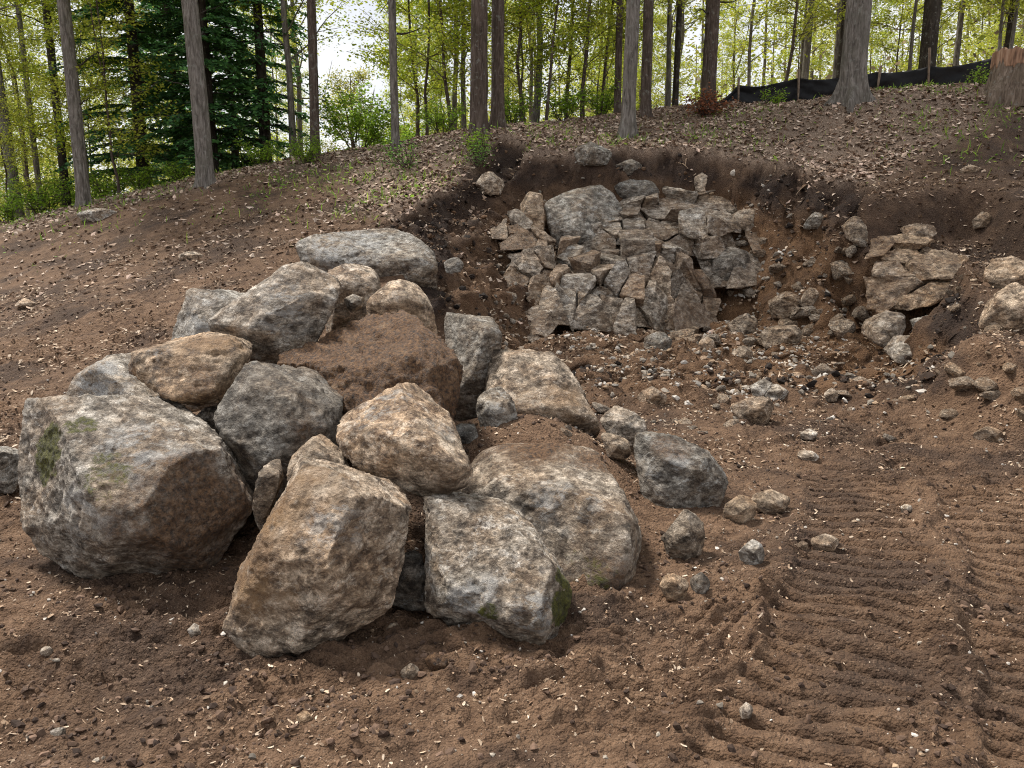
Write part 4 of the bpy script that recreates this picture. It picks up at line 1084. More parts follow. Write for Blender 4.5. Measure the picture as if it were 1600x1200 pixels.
def broadleaf(seed, H, r0, first, nb, spread, nleaf, leaf, lean=0.1, rise=0.06, tints=GREENS, clump=0.16, sides=8, fork=0):
    """one slender tree: wood and crown meshes, base at the origin"""
    rng = np.random.default_rng(seed)
    wood = Acc(); crown = Acc()
    n = 14
    z = np.linspace(-0.15, H, n)
    off = np.cumsum(rng.normal(size=(n, 2)) * lean * H / n, axis=0) * 0.6; off -= off[0]
    T = np.stack([off[:, 0], off[:, 1], z], 1)
    R = r0 * (1 - 0.88 * (z.clip(0) / H) ** 0.9); R[0] *= 1.35; R[1] *= 1.02
    wood.add(*tube(T, R, sides))
    for f in range(fork):
        zz = H * rng.uniform(0.3, 0.45); p0 = np.array([np.interp(zz, z, T[:, 0]), np.interp(zz, z, T[:, 1]), zz])
        az = rng.uniform(0, 6.28)
        L, rr = limb(rng, p0, (0.35 * np.cos(az), 0.35 * np.sin(az), 1), H * 0.55, r0 * 0.55, 9, 0.06)
        wood.add(*tube(L, rr, 6))
    tips = []
    for i in range(nb):
        t = first + (1 - first) * (i + rng.random()) / nb
        zz = t * H * 0.97
        p0 = np.array([np.interp(zz, z, T[:, 0]), np.interp(zz, z, T[:, 1]), zz])
        az = i * 2.4 + rng.normal() * 0.5
        k = (1 - 0.65 * (t - first) / (1 - first + 1e-6))
        L, rr = limb(rng, p0, (np.cos(az), np.sin(az), rng.uniform(0.05, 0.7)), spread * k * rng.uniform(0.6, 1.15), max(r0 * 0.28 * k, 0.008), 7, 0.14, rise)
        wood.add(*tube(L, rr, 5))
        for j in range(5):
            q = rng.uniform(0.3, 1.0) * 6
            b0 = L[int(q)] + (L[min(int(q) + 1, 6)] - L[int(q)]) * (q % 1)
            d = (L[-1] - L[0]); d /= np.linalg.norm(d)
            d = d + rng.normal(size=3) * np.array([0.7, 0.7, 0.35])
            d /= np.linalg.norm(d)
            S, sr = limb(rng, b0, d, spread * k * rng.uniform(0.25, 0.5), 0.007, 5, 0.16)
            wood.add(*tube(S, sr, 4))
            tips.append(S)
        tips.append(L[3:])
    w = np.array([len(t) for t in tips], float)
    pick = rng.choice(len(tips), nleaf, p=w / w.sum())
    q = rng.random(nleaf)
    C = np.empty((nleaf, 3))
    for i in range(nleaf):
        t = tips[pick[i]]; f = q[i] * (len(t) - 1); a = int(f)
        C[i] = t[a] + (t[min(a + 1, len(t) - 1)] - t[a]) * (f - a)
    C += rng.normal(size=C.shape) * np.array([clump, clump, clump * 0.55])
    crown.add(*leaf_quads(C, rng, leaf, tints=tints))
    return wood.mesh('trunk'), crown.mesh('crown', False)

def plant_tree(name, meshes, bark, loc, label, cat, group, rot=0.0, s=1.0, leafmat=None):
    e = empty(name, loc); e.rotation_euler = (0, 0, rot); e.scale = (s, s, s)
    link('trunk', meshes[0], bark, e); link('crown', meshes[1], leafmat or LEAF, e)
    tag(e, label, cat, group)
    return e

def ground_pt(x, y): return np.array([x, y, float(macro(np.array([x]), np.array([y]))[0])])

# ---- big trunks at the edge of the clearing; their crowns start above the picture
def big_trunk(seed, r, H=15.0, flare=0.5, roots=5, plates=1.0, lean=(0, 0), taper=0.55):
    rng = np.random.default_rng(seed)
    ns = 44
    z = np.concatenate([np.linspace(-0.3, 0.6, 18), np.linspace(0.65, 7.0, 80), np.linspace(7.3, H, 16)])
    th = np.linspace(0, 2 * np.pi, ns, endpoint=False)
    Z, T = np.meshgrid(z, th, indexing='ij')
    R = r * (1 - taper * np.clip(Z, 0, H) / H)
    ph = rng.uniform(0, 6.28)
    fl = flare * np.exp(-np.clip(Z + 0.1, 0, 9) / 0.20) * (0.25 + 1.35 * np.maximum(0, np.cos(roots * T + ph + 0.9 * np.sin(T))) ** 3)
    R = R * (1 + fl) * (1 + 0.04 * np.sin(2 * T + ph))
    cx = np.cos(T); sx = np.sin(T)
    q = np.stack([(cx * 3.2 * r / 0.2).ravel(), (sx * 3.2 * r / 0.2).ravel(), (Z * 1.6).ravel()], 1)
    q2 = q + 0.25 * np.stack([pn3(q * 0.8, seed), pn3(q * 0.8, seed + 1), 0 * q[:, 0]], 1)
    br = np.abs(pn3(q2 * np.array([1.6, 1.6, 0.9]), seed + 2)).reshape(Z.shape) + 0.5 * np.abs(pn3(q2 * np.array([3.2, 3.2, 1.6]), seed + 3)).reshape(Z.shape)
    R = R + plates * 0.06 * r * (np.minimum(br, 0.35) / 0.35 - 0.7)
    ox = lean[0] * Z + 0.05 * np.sin(Z * 0.55 + ph) * r / 0.2; oy = lean[1] * Z
    V = np.stack([ox + R * cx, oy + R * sx, Z], -1).reshape(-1, 3)
    i = np.arange(len(z) - 1)[:, None] * ns; j = np.arange(ns)[None, :]; j2 = (j + 1) % ns
    F = np.stack([i + j, i + j2, i + ns + j2, i + ns + j], -1).reshape(-1, 4)
    return np_mesh('trunk', V, F)

def high_crown(seed, H, base, spread, nleaf, leaf=0.13, tints=GREENS, low=()):
    """branches and leaves of a forest tree, carried high; low = extra drooping sprays"""
    rng = np.random.default_rng(seed)
    wood = Acc(); crown = Acc(); tips = []
    for i in range(16):
        t = i / 16.0; zz = base + (H - base) * t
        az = i * 2.4 + rng.normal() * 0.4
        L, rr = limb(rng, (0, 0, zz), (np.cos(az), np.sin(az), rng.uniform(0.3, 0.9)), spread * (1 - 0.5 * t) * rng.uniform(0.7, 1.1), 0.05 * (1 - 0.6 * t), 8, 0.12, 0.03)
        wood.add(*tube(L, rr, 5))
        for j in range(4):
            S, sr = limb(rng, L[rng.integers(2, 8)], rng.normal(size=3) * np.array([1, 1, 0.5]), spread * 0.4, 0.012, 5, 0.15)
            wood.add(*tube(S, sr, 4)); tips.append(S)
    for (zz, az, ln, dz) in low:
        L, rr = limb(rng, (0, 0, zz), (np.cos(az), np.sin(az), dz), ln, 0.022, 9, 0.09, -0.015)
        wood.add(*tube(L, rr, 5))
        for j in range(14):
            d = (L[-1] - L[0]) / np.linalg.norm(L[-1] - L[0]) + rng.normal(size=3) * np.array([0.8, 0.8, 0.25])
            S, sr = limb(rng, L[rng.integers(2, 9)], d, ln * 0.32, 0.006, 5, 0.14)
            wood.add(*tube(S, sr, 4)); tips += [S, S, S]
    pick = rng.integers(0, len(tips), nleaf); q = rng.random(nleaf) * 4
    C = np.stack([tips[k][int(f)] + (tips[k][min(int(f) + 1, 4)] - tips[k][int(f)]) * (f % 1) for k, f in zip(pick, q)])
    C += rng.normal(size=C.shape) * np.array([0.16, 0.16, 0.07])
    V, F, c = leaf_quads(C, rng, leaf, tints=tints)
    crown.add(V, F, c)
    return wood.mesh('branches'), crown.mesh('foliage', False)

def forest_tree(px, py, Y, wpx, label, bark, seed, H=15.0, flare=0.5, low=(), nleaf=1600, lean=(0, 0), plates=1.0, base=6.5, group='tall trees edging the clearing', leaf=0.085, taper=0.5):
    g = hit(px, py) if Y is None else P(px, py, Y)
    r = wpx * 0.73 * 0.5 * g[1] / FPX
    gz = ground_pt(g[0], g[1])[2]
    e = empty('forest_tree', (g[0], g[1], gz))
    link('trunk', big_trunk(seed, r, H, flare, lean=lean, plates=plates, taper=taper), bark, e)
    sr = np.random.default_rng(seed + 77)
    for k in range(int(sr.integers(3, 7))):
        zz = sr.uniform(1.6, 6.5); az = sr.uniform(0, 6.28); rr0 = r * (1 - taper * zz / H)
        pts, rad = limb(sr, (lean[0] * zz + rr0 * 0.8 * np.cos(az), lean[1] * zz + rr0 * 0.8 * np.sin(az), zz), (np.cos(az), np.sin(az), sr.uniform(-0.1, 0.5)), sr.uniform(0.15, 1.1), sr.uniform(0.010, 0.022), 7, 0.16)
        link('dead_branch', np_mesh('dead_branch', *tube(pts, rad, 6)), BARK_DARK, e)
    w, f = high_crown(seed + 5, H, base, 3.2, nleaf, leaf, low=low)
    cr = link('crown', f, LEAF, e)
    link('branch', w, bark, cr)
    tag(e, label, 'tree', group)
    return e

PI = math.pi
forest_tree(133, 322, 15.5, 26, 'straight grey trunk nearest the pale slab at the left', BARK_GREY, 101, low=[(5.0, -0.3, 2.6, -0.15), (4.2, -1.2, 2.0, -0.1)], lean=(-0.012, 0))
forest_tree(320, 292, 14.6, 33, 'grey brown trunk standing before the dark conifers', BARK_GREY, 102, low=[(4.9, 2.9, 2.6, -0.1), (4.4, -2.5, 2.0, -0.2)], lean=(-0.015, 0), nleaf=3400)
forest_tree(25, 318, 18.5, 22, 'thick grey trunk, leftmost in the picture', BARK_GREY, 103, low=[(4.5, -0.5, 2.2, -0.1)], lean=(-0.02, 0))
forest_tree(106, 318, 18.5, 17, 'dark forked trunk just left of the pale slab trunk', BARK_DARK, 104, lean=(-0.01, 0))
forest_tree(66, 322, 20, 12, 'thin grey trunk between the leftmost trunk and the dark forked one', BARK_GREY, 105, lean=(-0.01, 0))
forest_tree(493, 248, 16.2, 19, 'slim brown trunk to the left of the open sky gap', BARK_BROWN, 106, lean=(0.012, 0), low=[(4.9, 0.4, 2.4, 0.05)])
forest_tree(620, 237, 15.4, 17, 'slim grey trunk to the right of the open sky gap', BARK_GREY, 107, low=[(4.6, 2.8, 2.2, 0.0), (5.0, 0.2, 2.2, 0)], nleaf=1300)
forest_tree(750, 208, 14.6, 36, 'thick brown trunk, left of the twin trunks on the crest', BARK_BROWN, 108, flare=0.6)
forest_tree(779, 206, 15.0, 27, 'brown trunk, right of the twin trunks on the crest', BARK_BROWN, 109, flare=0.7, lean=(0.012, 0))
forest_tree(981, 210, 14.6, 29, 'grey ridged trunk with spreading foot above the pit', BARK_GREY, 110, flare=1.0, lean=(0.006, 0), plates=1.4)
forest_tree(1006, 190, 16.5, 21, 'brown trunk close behind the ridged one above the pit', BARK_BROWN, 111)
forest_tree(963, 182, 17.6, 14, 'narrow brown trunk close left of the ridged one', BARK_BROWN, 112)
forest_tree(1104, 166, 17.4, 29, 'stout brown trunk beside the left end of the black fence', BARK_BROWN, 113, low=[(4.4, -0.8, 3.0, 0.0), (4.0, -2.2, 2.6, 0.0)], nleaf=3600)
forest_tree(1056, 172, 19.5, 13, 'slim dark trunk left of the stout brown one', BARK_DARK, 114)
forest_tree(1335, 153, 14.4, 50, 'thick pale trunk with furrowed bark and broad foot before the fence', BARK_GREY, 115, flare=0.75, plates=1.8, low=[(3.9, -1.9, 1.6, 0.1), (4.6, 2.9, 2.4, 0.0)], nleaf=3600)
forest_tree(1443, 128, 22, 32, 'thick dark trunk behind the fence near the stump', BARK_DARK, 116, low=[(5.0, -1.0, 3.2, 0.0), (4.2, -2.6, 3.0, 0.0), (5.5, 0, 3, 0)], nleaf=4200)
forest_tree(1257, 140, 24, 15, 'pale grey trunk behind the fence left of the furrowed one', BARK_GREY, 117, low=[(5.0, -1.0, 3.2, 0.0)], nleaf=3600)
forest_tree(1309, 140, 23, 12, 'dark slim trunk touching the furrowed trunk from behind', BARK_DARK, 118)
forest_tree(1490, 130, 25, 12, 'dark slim trunk behind the fence just left of the stump', BARK_DARK, 119, low=[(5.0, -1.6, 3.4, 0.0), (6.0, 2.5, 3, 0)], nleaf=4000)
forest_tree(1570, 120, 24, 14, 'dark trunk rising behind the stump', BARK_DARK, 120, low=[(5.0, -1.6, 3.4, 0.0), (4.4, 3.0, 3, 0)], nleaf=4000)

# ---- conifers
CON = np.array([(0.016, 0.040, 0.014), (0.024, 0.058, 0.018), (0.034, 0.078, 0.022), (0.012, 0.030, 0.012)])
def conifer(seed, H, R, dens=1.0, start=0.06, tints=CON, droop=0.25, nl=0.26):
    rng = np.random.default_rng(seed)
    wood = Acc(); crown = Acc()
    z = np.linspace(-0.1, H, 10)
    wood.add(*tube(np.stack([0 * z, 0 * z, z], 1), np.linspace(0.012 * H + 0.02, 0.012, 10), 8))
    zz = start * H; C = []; D = []; S = []
    while zz < H * 0.985:
        t = zz / H
        nb = int(rng.integers(4, 7))
        for i in range(nb):
            az = rng.uniform(0, 2 * PI)
            L = R * (1 - t) ** 0.75 * rng.uniform(0.65, 1.1) * (0.75 + 0.25 * min(1, t / 0.15)) + 0.08
            n = 8
            s = np.linspace(0, 1, n)
            pts = np.stack([np.cos(az) * L * s, np.sin(az) * L * s, zz + L * (0.18 * s - (droop + 0.15) * s ** 2)], 1)
            wood.add(*tube(pts, np.linspace(0.012 + 0.01 * (1 - t), 0.003, n), 4))
            m = max(4, int(L / 0.075 * dens))
            for k in range(m):
                f = 0.12 + 0.88 * (k + rng.random()) / m
                p0 = np.array([np.interp(f, s, pts[:, j]) for j in range(3)])
                for sd in (-1, 1):
                    ln = (0.12 + 0.30 * L * (1 - f) + 0.05) * rng.uniform(0.6, 1.1)
                    a2 = az + sd * rng.uniform(0.6, 1.15)
                    d = np.array([np.cos(a2), np.sin(a2), -droop * rng.uniform(0.2, 1.3)])
                    C.append(p0); D.append(d); S.append(ln)
        zz += nl * rng.uniform(0.7, 1.2) * (0.6 + 0.5 * (1 - t))
    C = np.array(C); D = np.array(D); D /= np.linalg.norm(D, axis=1)[:, None]; S = np.array(S)
    # every spray: three staggered needle blades
    for w, a, b_, off in ((0.052, 0.0, 0.5, 0.0), (0.046, 0.35, 0.85, 0.02), (0.030, 0.7, 1.0, -0.01)):
        up = np.array([0, 0, 1.0]) + rng.normal(size=C.shape) * 0.45
        sv = np.cross(D, up); sv /= np.linalg.norm(sv, axis=1)[:, None]
        p = C + D * (S * a)[:, None]; q = C + D * (S * b_)[:, None] + np.array([0, 0, -0.03]) * a
        W = (w * rng.uniform(0.6, 1.3, len(C)))[:, None]
        V = np.stack([p, (p + q) / 2 + sv * W, q, (p + q) / 2 - sv * W], 1).reshape(-1, 3)
        col = tints[rng.integers(0, len(tints), len(C))] * rng.uniform(0.7, 1.35, len(C))[:, None]
        crown.add(V, np.arange(4 * len(C)).reshape(-1, 4), np.repeat(col, 4, axis=0))
    return wood.mesh('trunk'), crown.mesh('crown', False)

def put(px, Y): x = (px - 800) / FPX * Y / math.cos(PITCH) * 0.985; return ground_pt(x, Y)
CG = 'dark conifers at the forest edge'
c1 = conifer(201, 11.0, 2.0); c2 = conifer(202, 9.5, 1.8); c3 = conifer(203, 10.0, 1.5, 0.6, 0.03, droop=0.3, nl=0.36)
def put_tree(name, meshes, bark, px, Y, label, cat, group, rot=0.0, s=1.0, leafmat=None):
    return plant_tree(name, meshes, bark, tuple(put(px, Y)), label, cat, group, rot, s, leafmat)
put_tree('conifer', c1, BARK_DARK, 245, 18.5, 'broad dark green conifer left of the grey brown trunk', 'conifer', CG, 0.3, 1.0, NEEDLE)
put_tree('conifer', c2, BARK_DARK, 350, 18.0, 'dense dark green conifer right behind the grey brown trunk', 'conifer', CG, 1.9, 1.0, NEEDLE)
put_tree('conifer', c3, BARK_DARK, 431, 18.6, 'sparse thin conifer with open airy branches left of the sky gap', 'conifer', CG, 0.9, 1.0, NEEDLE)
put_tree('conifer', c2, BARK_DARK, 300, 22.0, 'tall dark conifer at the back between the two dense ones', 'conifer', CG, 4.0, 1.15, NEEDLE)
put_tree('conifer', c1, BARK_DARK, 385, 23.0, 'far dark conifer behind the sparse thin one', 'conifer', CG, 2.5, 0.85, NEEDLE)

# ---- slender woodland trees
FARG = np.array([(0.235, 0.25, 0.030), (0.195, 0.22, 0.026), (0.27, 0.275, 0.045), (0.15, 0.185, 0.024)])
OLIVE = np.array([(0.20, 0.19, 0.045), (0.17, 0.175, 0.040), (0.225, 0.205, 0.06), (0.15, 0.165, 0.035)])
variants = [broadleaf(300 + i, H, r, first, nb, sp, nl, lf, lean=ln, tints=(FARG if i % 3 else GREENS), fork=fk) for i, (H, r, first, nb, sp, nl, lf, ln, fk) in enumerate([
    (12.0, 0.070, 0.14, 30, 1.9, 13000, 0.072, 0.10, 0), (10.0, 0.048, 0.10, 28, 1.7, 12500, 0.070, 0.14, 1), (13.5, 0.09, 0.22, 28, 2.2, 13000, 0.075, 0.08, 1),
    (8.0, 0.036, 0.08, 26, 1.5, 10500, 0.066, 0.16, 0), (11.0, 0.055, 0.12, 32, 2.0, 15000, 0.074, 0.12, 0), (6.0, 0.028, 0.06, 24, 1.4, 8500, 0.064, 0.18, 1)])]
RNG = np.random.default_rng(909)
ZG = {0: ('slender leafy tree in the woodland at the far left', 'slender trees at the left'), 1: ('slender tree in the woodland behind the sky gap and twin trunks', 'slender trees at the centre'), 2: ('slender leafy tree in the woodland beyond the black fence', 'slender trees at the right')}
spots_done = []; SL = []
def slender(px, Y, v, s=1.0):
    zone = 0 if px < 450 else (1 if px < 940 else 2)
    ob = put_tree('slender_tree', variants[v], BARK_BROWN if (v % 2) else BARK_GREY, px, Y, ZG[zone][0], 'tree', ZG[zone][1], RNG.uniform(0, 6.28), s)
    SL.append((ob, px, v, Y))
for k in range(400):
    if len(spots_done) >= 92: break
    Y = 17.5 + 30 * RNG.random() ** 1.1; px = RNG.uniform(-120, 1720)
    if 500 < px < 640 and Y < 46: continue
    if 180 < px < 470 and Y < 30: continue
    if px > 1080 and Y < 21.5: continue
    if any(abs(px - a) < 16 and abs(Y - b) < 6 for a, b in spots_done): continue
    spots_done.append((px, Y))
    slender(px, Y, int(RNG.integers(0, 6)), RNG.uniform(0.85, 1.2))
for px, Y, v, s in [(672, 18.5, 3, 1.0), (712, 18, 1, 0.9), (728, 20, 0, 1.0), (820, 18, 5, 1.0), (850, 17, 3, 0.9), (905, 18, 1, 0.9), (930, 20, 3, 1.1), (1150, 23, 4, 1), (1200, 22.5, 1, 1.05), (1385, 23, 4, 1.0), (1420, 26, 1, 1.1), (1530, 23, 4, 1.0), (1600, 22.5, 1, 1.0),
                      (160, 17.5, 3, 0.9), (205, 16.5, 5, 1.0), (40, 17.2, 5, 0.8), (80, 21, 1, 1.0)]:
    slender(px, Y, v, s)
_tr = [(25, 'leftmost thick grey trunk'), (133, 'grey trunk by the pale slab'), (320, 'grey brown trunk before the conifers'), (493, 'slim brown trunk by the sky gap'), (620, 'slim grey trunk by the sky gap'), (750, 'left one of the twin trunks'), (779, 'right one of the twin trunks'),
       (981, 'grey ridged trunk above the pit'), (1104, 'stout brown trunk by the fence'), (1335, 'furrowed pale trunk'), (1443, 'thick dark trunk behind the fence'), (1578, 'stump')]
_cells = {}
for ob, px, v, Y in SL:
    k = int(np.argmin([abs(px - a) for a, _ in _tr])); _cells.setdefault((k, px > _tr[k][0]), []).append((abs(px - _tr[k][0]), ob, v))
for (k, right), L in _cells.items():
    L.sort(key=lambda t: t[0])
    for i, (d, ob, v) in enumerate(L):
        ob['label'] = '%s slender tree, %s %s of the %s' % (('tall', 'forked', 'tall forked', 'thin', 'leafy', 'small')[v], ORD[i], 'right' if right else 'left', _tr[k][1])
rt = broadleaf(330, 9.5, 0.16, 0.18, 46, 3.2, 9000, 0.13, 0.03, 0.08, OLIVE, 0.25, fork=2)
put_tree('round_tree', rt, BARK_BROWN, 560, 44, 'round-crowned olive green tree standing in the sky gap', 'tree', 'round tree', 0, 1.0)

# ---- woodland beyond, one mass
def far_wood():
    rng = np.random.default_rng(555); A = Acc()
    for k in range(165):
        Y = rng.uniform(50, 85); px = rng.uniform(-250, 1850)
        H = rng.uniform(9.5, 15.5)
        if 500 < px < 625: H *= 0.42
        if px < 480: H *= 0.78
        if px > 650: H *= 1.22
        g = put(px, Y)
        n = 850
        u = rng.normal(size=(n, 3)); u /= np.linalg.norm(u, axis=1)[:, None]
        C = u * (rng.random(n) ** 0.4)[:, None] * np.array([2.6, 2.6, H * 0.5]) + g + np.array([0, 0, H * 0.52])
        C += 0.5 * np.stack([pn3(C * 0.8, 1), pn3(C * 0.8, 2), pn3(C * 0.8, 3)], 1)
        t = (OLIVE if rng.random() < 0.45 else FARG)
        A.add(*leaf_quads(C, rng, 0.28, tints=t, gain=rng.uniform(0.75, 1.1)))
        V, F = tube(np.array([g, g + [0.2, 0, H * 0.5], g + [0, 0, H * 0.9]]), np.array([0.16, 0.1, 0.03]), 5)
        A.add(V, F, (0.09, 0.075, 0.06))
    # brush on the woodland floor
    n = 26000
    px = rng.uniform(-300, 1900, n); Y = rng.uniform(24, 60, n)
    x = (px - 800) / FPX * Y
    z = macro(x, Y)
    C = np.stack([x, Y, z + rng.random(n) ** 1.6 * (1.0 + 1.6 * sstep(-0.1, 0.4, fbm2(x * 0.25, Y * 0.25, 8, 2)))], 1)
    BR = np.array([(0.15, 0.115, 0.075), (0.12, 0.095, 0.06), (0.15, 0.18, 0.03), (0.18, 0.20, 0.04)])
    A.add(*leaf_quads(C, rng, 0.2, tilt=1.2, tints=BR))
    return A.mesh('woodland', False)
wd = link('woodland', far_wood(), LEAF)
tag(wd, 'distant yellow green woodland and brush filling the background', 'woodland', kind='stuff')

# ---- undergrowth
def shrub(seed, H, R, n, leaf, tints, stems=9):
    rng = np.random.default_rng(seed); wood = Acc(); cr = Acc(); tips = []
    for i in range(stems):
        az = rng.uniform(0, 6.28)
        L, rr = limb(rng, (0.05 * np.cos(az), 0.05 * np.sin(az), -0.05), (R / H * 0.8 * np.cos(az), R / H * 0.8 * np.sin(az), 1), H * rng.uniform(0.6, 1.05), 0.012, 7, 0.12)
        wood.add(*tube(L, rr, 5))
        for j in range(5):
            S, sr = limb(rng, L[rng.integers(2, 7)], rng.normal(size=3) * [1, 1, 0.4], R * 0.6, 0.005, 5, 0.15); wood.add(*tube(S, sr, 4)); tips.append(S)
    pick = rng.integers(0, len(tips), n); q = rng.random(n) * 4
    C = np.stack([tips[k][int(f)] for k, f in zip(pick, q)]) + rng.normal(size=(n, 3)) * 0.06
    cr.add(*leaf_quads(C, rng, leaf, tints=tints))
    return wood.mesh('stem'), cr.mesh('foliage', False)
def put_shrub(name, m, px, py, Y, label, cat, group, s=1.0, rot=0.0):
    g = P(px, py, Y); g = ground_pt(g[0], g[1])
    e = empty(name, tuple(g)); e.scale = (s, s, s); e.rotation_euler = (0, 0, rot)
    link('stem', m[0], BARK_BROWN, e); link('foliage', m[1], LEAF, e); tag(e, label, cat, group); return e
BRIGHT = np.array([(0.14, 0.22, 0.02), (0.18, 0.26, 0.03), (0.10, 0.17, 0.02)])
sh1 = shrub(401, 1.9, 1.1, 3600, 0.08, BRIGHT, 14); sh2 = shrub(402, 0.9, 0.6, 1500, 0.06, BRIGHT); sh3 = shrub(403, 0.45, 0.3, 420, 0.05, BRIGHT, 6)
rust = shrub(404, 0.55, 0.5, 700, 0.07, np.array([(0.16, 0.06, 0.03), (0.20, 0.085, 0.045), (0.11, 0.05, 0.03)]), 12)
UG = 'shrubs along the forest edge'
put_shrub('shrub', sh1, 560, 240, 18.5, 'large bright green shrub below the sky gap', 'shrub', UG)
put_shrub('shrub', sh1, 610, 235, 21, 'pale green shrub behind the slim grey trunk', 'shrub', UG, 0.9, 2)
put_shrub('shrub', sh2, 480, 272, 15.6, 'low green shrub at the foot of the slim brown trunk', 'shrub', UG, 0.7)
put_shrub('shrub', sh3, 745, 235, 13.6, 'leafy sapling before the twin trunks', 'shrub', UG, 1.0)
put_shrub('shrub', sh3, 1205, 165, 16.5, 'small leafy sprig before the black fence', 'shrub', UG, 0.9, 1)
put_shrub('shrub', sh3, 1530, 145, 14.5, 'green sprig at the foot of the stump', 'shrub', UG, 0.8, 3)
put_shrub('shrub', rust, 1103, 178, 15.8, 'rust brown dead brush left of the black fence', 'brush', UG, 1.0)
for i, (px, py, Y, s) in enumerate([(10, 345, 16.5, 0.9), (70, 335, 17.5, 1.1), (170, 318, 17.2, 0.9), (220, 312, 17.0, 0.8), (-60, 350, 17, 1.2), (280, 300, 16.6, 0.6), (410, 280, 16.8, 0.7), (120, 325, 19, 1.3)]):
    put_shrub('shrub', sh2, px, py, Y, 'low green undergrowth shrub ' + ('cut by the left edge', 'below the dark forked trunk', 'right of the pale slab trunk', 'left of the broad conifer', 'outside the left edge', 'left of the grey brown trunk', 'below the sparse thin conifer', 'behind the pale slab trunk')[i], 'shrub', 'undergrowth at the left forest edge', s, i * 1.3)
for i, (px, py, Y, s) in enumerate([(800, 200, 17, 0.9), (880, 195, 17.5, 1.0), (940, 190, 18, 0.9), (690, 215, 17, 0.9)]):
    put_shrub('shrub', sh2, px, py, Y, 'low green shrub on the crest ' + ('right of the twin trunks', 'midway between twin trunks and ridged trunk', 'left of the ridged trunk', 'left of the twin trunks')[i], 'shrub', 'shrubs on the crest', s, i * 1.7)
sd_ = shrub(410, 0.6, 0.32, 300, 0.045, np.array([(0.07, 0.15, 0.03), (0.10, 0.19, 0.035)]), 8)
put_shrub('seedling', sd_, 640, 255, 13.4, 'sparse light green seedling on the litter below the slim grey trunk', 'seedling', 'green seedlings')
put_shrub('seedling', sd_, 742, 240, 13.3, 'sparse light green seedling below the twin trunks', 'seedling', 'green seedlings', 0.8, 2)
# ================================================================== SILT FENCE AND STUMP
def build_fence():
    line = [P(1118, 166, 17.6), P(1152, 163, 17.8), P(1245, 159, 18.0), P(1366, 154, 18.0), P(1448, 146, 17.8), P(1545, 139, 17.4), P(1660, 132, 17.0)]
    line = np.array([ground_pt(p[0], p[1]) for p in line])
    base = line[0]
    e = empty('silt_fence', tuple(base))
    tag(e, 'low black fabric silt fence on wooden stakes along the crest', 'fence', 'silt fence')
    seg = np.concatenate([[0], np.cumsum(np.linalg.norm(np.diff(line[:, :2], axis=0), axis=1))])
    n, k = 260, 18
    s = np.linspace(0, seg[-1], n)
    X = np.interp(s, seg, line[:, 0]); Y = np.interp(s, seg, line[:, 1])
    Z = macro(X, Y)
    hgt = np.interp(s, seg, [0.05, 0.38, 0.52, 0.62, 0.66, 0.70, 0.72])
    sag = np.zeros(n)
    for i in range(len(seg) - 1):
        m = (s >= seg[i]) & (s <= seg[i + 1]); t = (s[m] - seg[i]) / (seg[i + 1] - seg[i])
        sag[m] = 0.07 * 4 * t * (1 - t)
    v = np.linspace(0, 1, k)
    S2, V2 = np.meshgrid(s, v, indexing='ij')
    top = (hgt - sag + 0.015 * np.sin(s * 5))[:, None]
    zz = Z[:, None] - 0.08 + (top + 0.08) * v[None, :]
    bel = 0.05 * fbm2(S2 * 1.6, V2 * 2.2, 5, 3) + 0.02 * np.sin(S2 * 9 + 4 * V2) * (1 - V2)
    VV = np.stack([np.broadcast_to(X[:, None], S2.shape), Y[:, None] - bel, zz], -1).reshape(-1, 3) - base
    i = np.arange(n - 1)[:, None] * k; j = np.arange(k - 1)[None, :]
    F = np.stack([i + j, i + k + j, i + k + j + 1, i + j + 1], -1).reshape(-1, 4)
    me = np_mesh('fabric', VV, F)
    m, nt = new_mat('black_fabric'); b = NB(nt)
    pos = b.n('ShaderNodeNewGeometry').outputs['Position']
    b.bsdf(b.ramp(b.noise(pos, 6, 4), [(0.3, (0.005, 0.005, 0.006)), (0.7, (0.011, 0.011, 0.012))]), 0.6, b.bump(b.noise(pos, 40, 3), 0.01, 0.4), 0.2)
    fab = link('fabric', me, m, e)
    fab.modifiers.new('thick', 'SOLIDIFY').thickness = 0.004
    mw, nt = new_mat('stake_wood'); b = NB(nt)
    pos = b.n('ShaderNodeNewGeometry').outputs['Position']
    b.bsdf(b.ramp(b.noise(pos, 14, 5), [(0.3, (0.11, 0.078, 0.055)), (0.7, (0.25, 0.19, 0.14))]), 0.85)
    for q, (p, h) in enumerate(zip(line[1:-1], (0.52, 0.68, 0.72, 1.0, 0.8))):
        w = 0.022
        bm = bmesh.new()
        bmesh.ops.create_cube(bm, size=1.0)
        for vtx in bm.verts:
            tp = 1.0 if vtx.co.z > 0 else 0.5
            vtx.co = Vector((vtx.co.x * 2 * w * tp, vtx.co.y * 2 * w * tp, (vtx.co.z + 0.5) * (h + 0.3) - 0.3))
        bmesh.ops.bevel(bm, geom=bm.edges[:], offset=0.004, segments=1, affect='EDGES')
        sm = bpy.data.meshes.new('stake'); bm.to_mesh(sm); bm.free()
        o = link('stake', sm, mw, e, loc=tuple(p - base + np.array([0, -0.075, 0])))
        o.rotation_euler = (0.05 * (-1) ** q, 0.05 * ((q * 7) % 3 - 1), 0.3 * q)
build_fence()

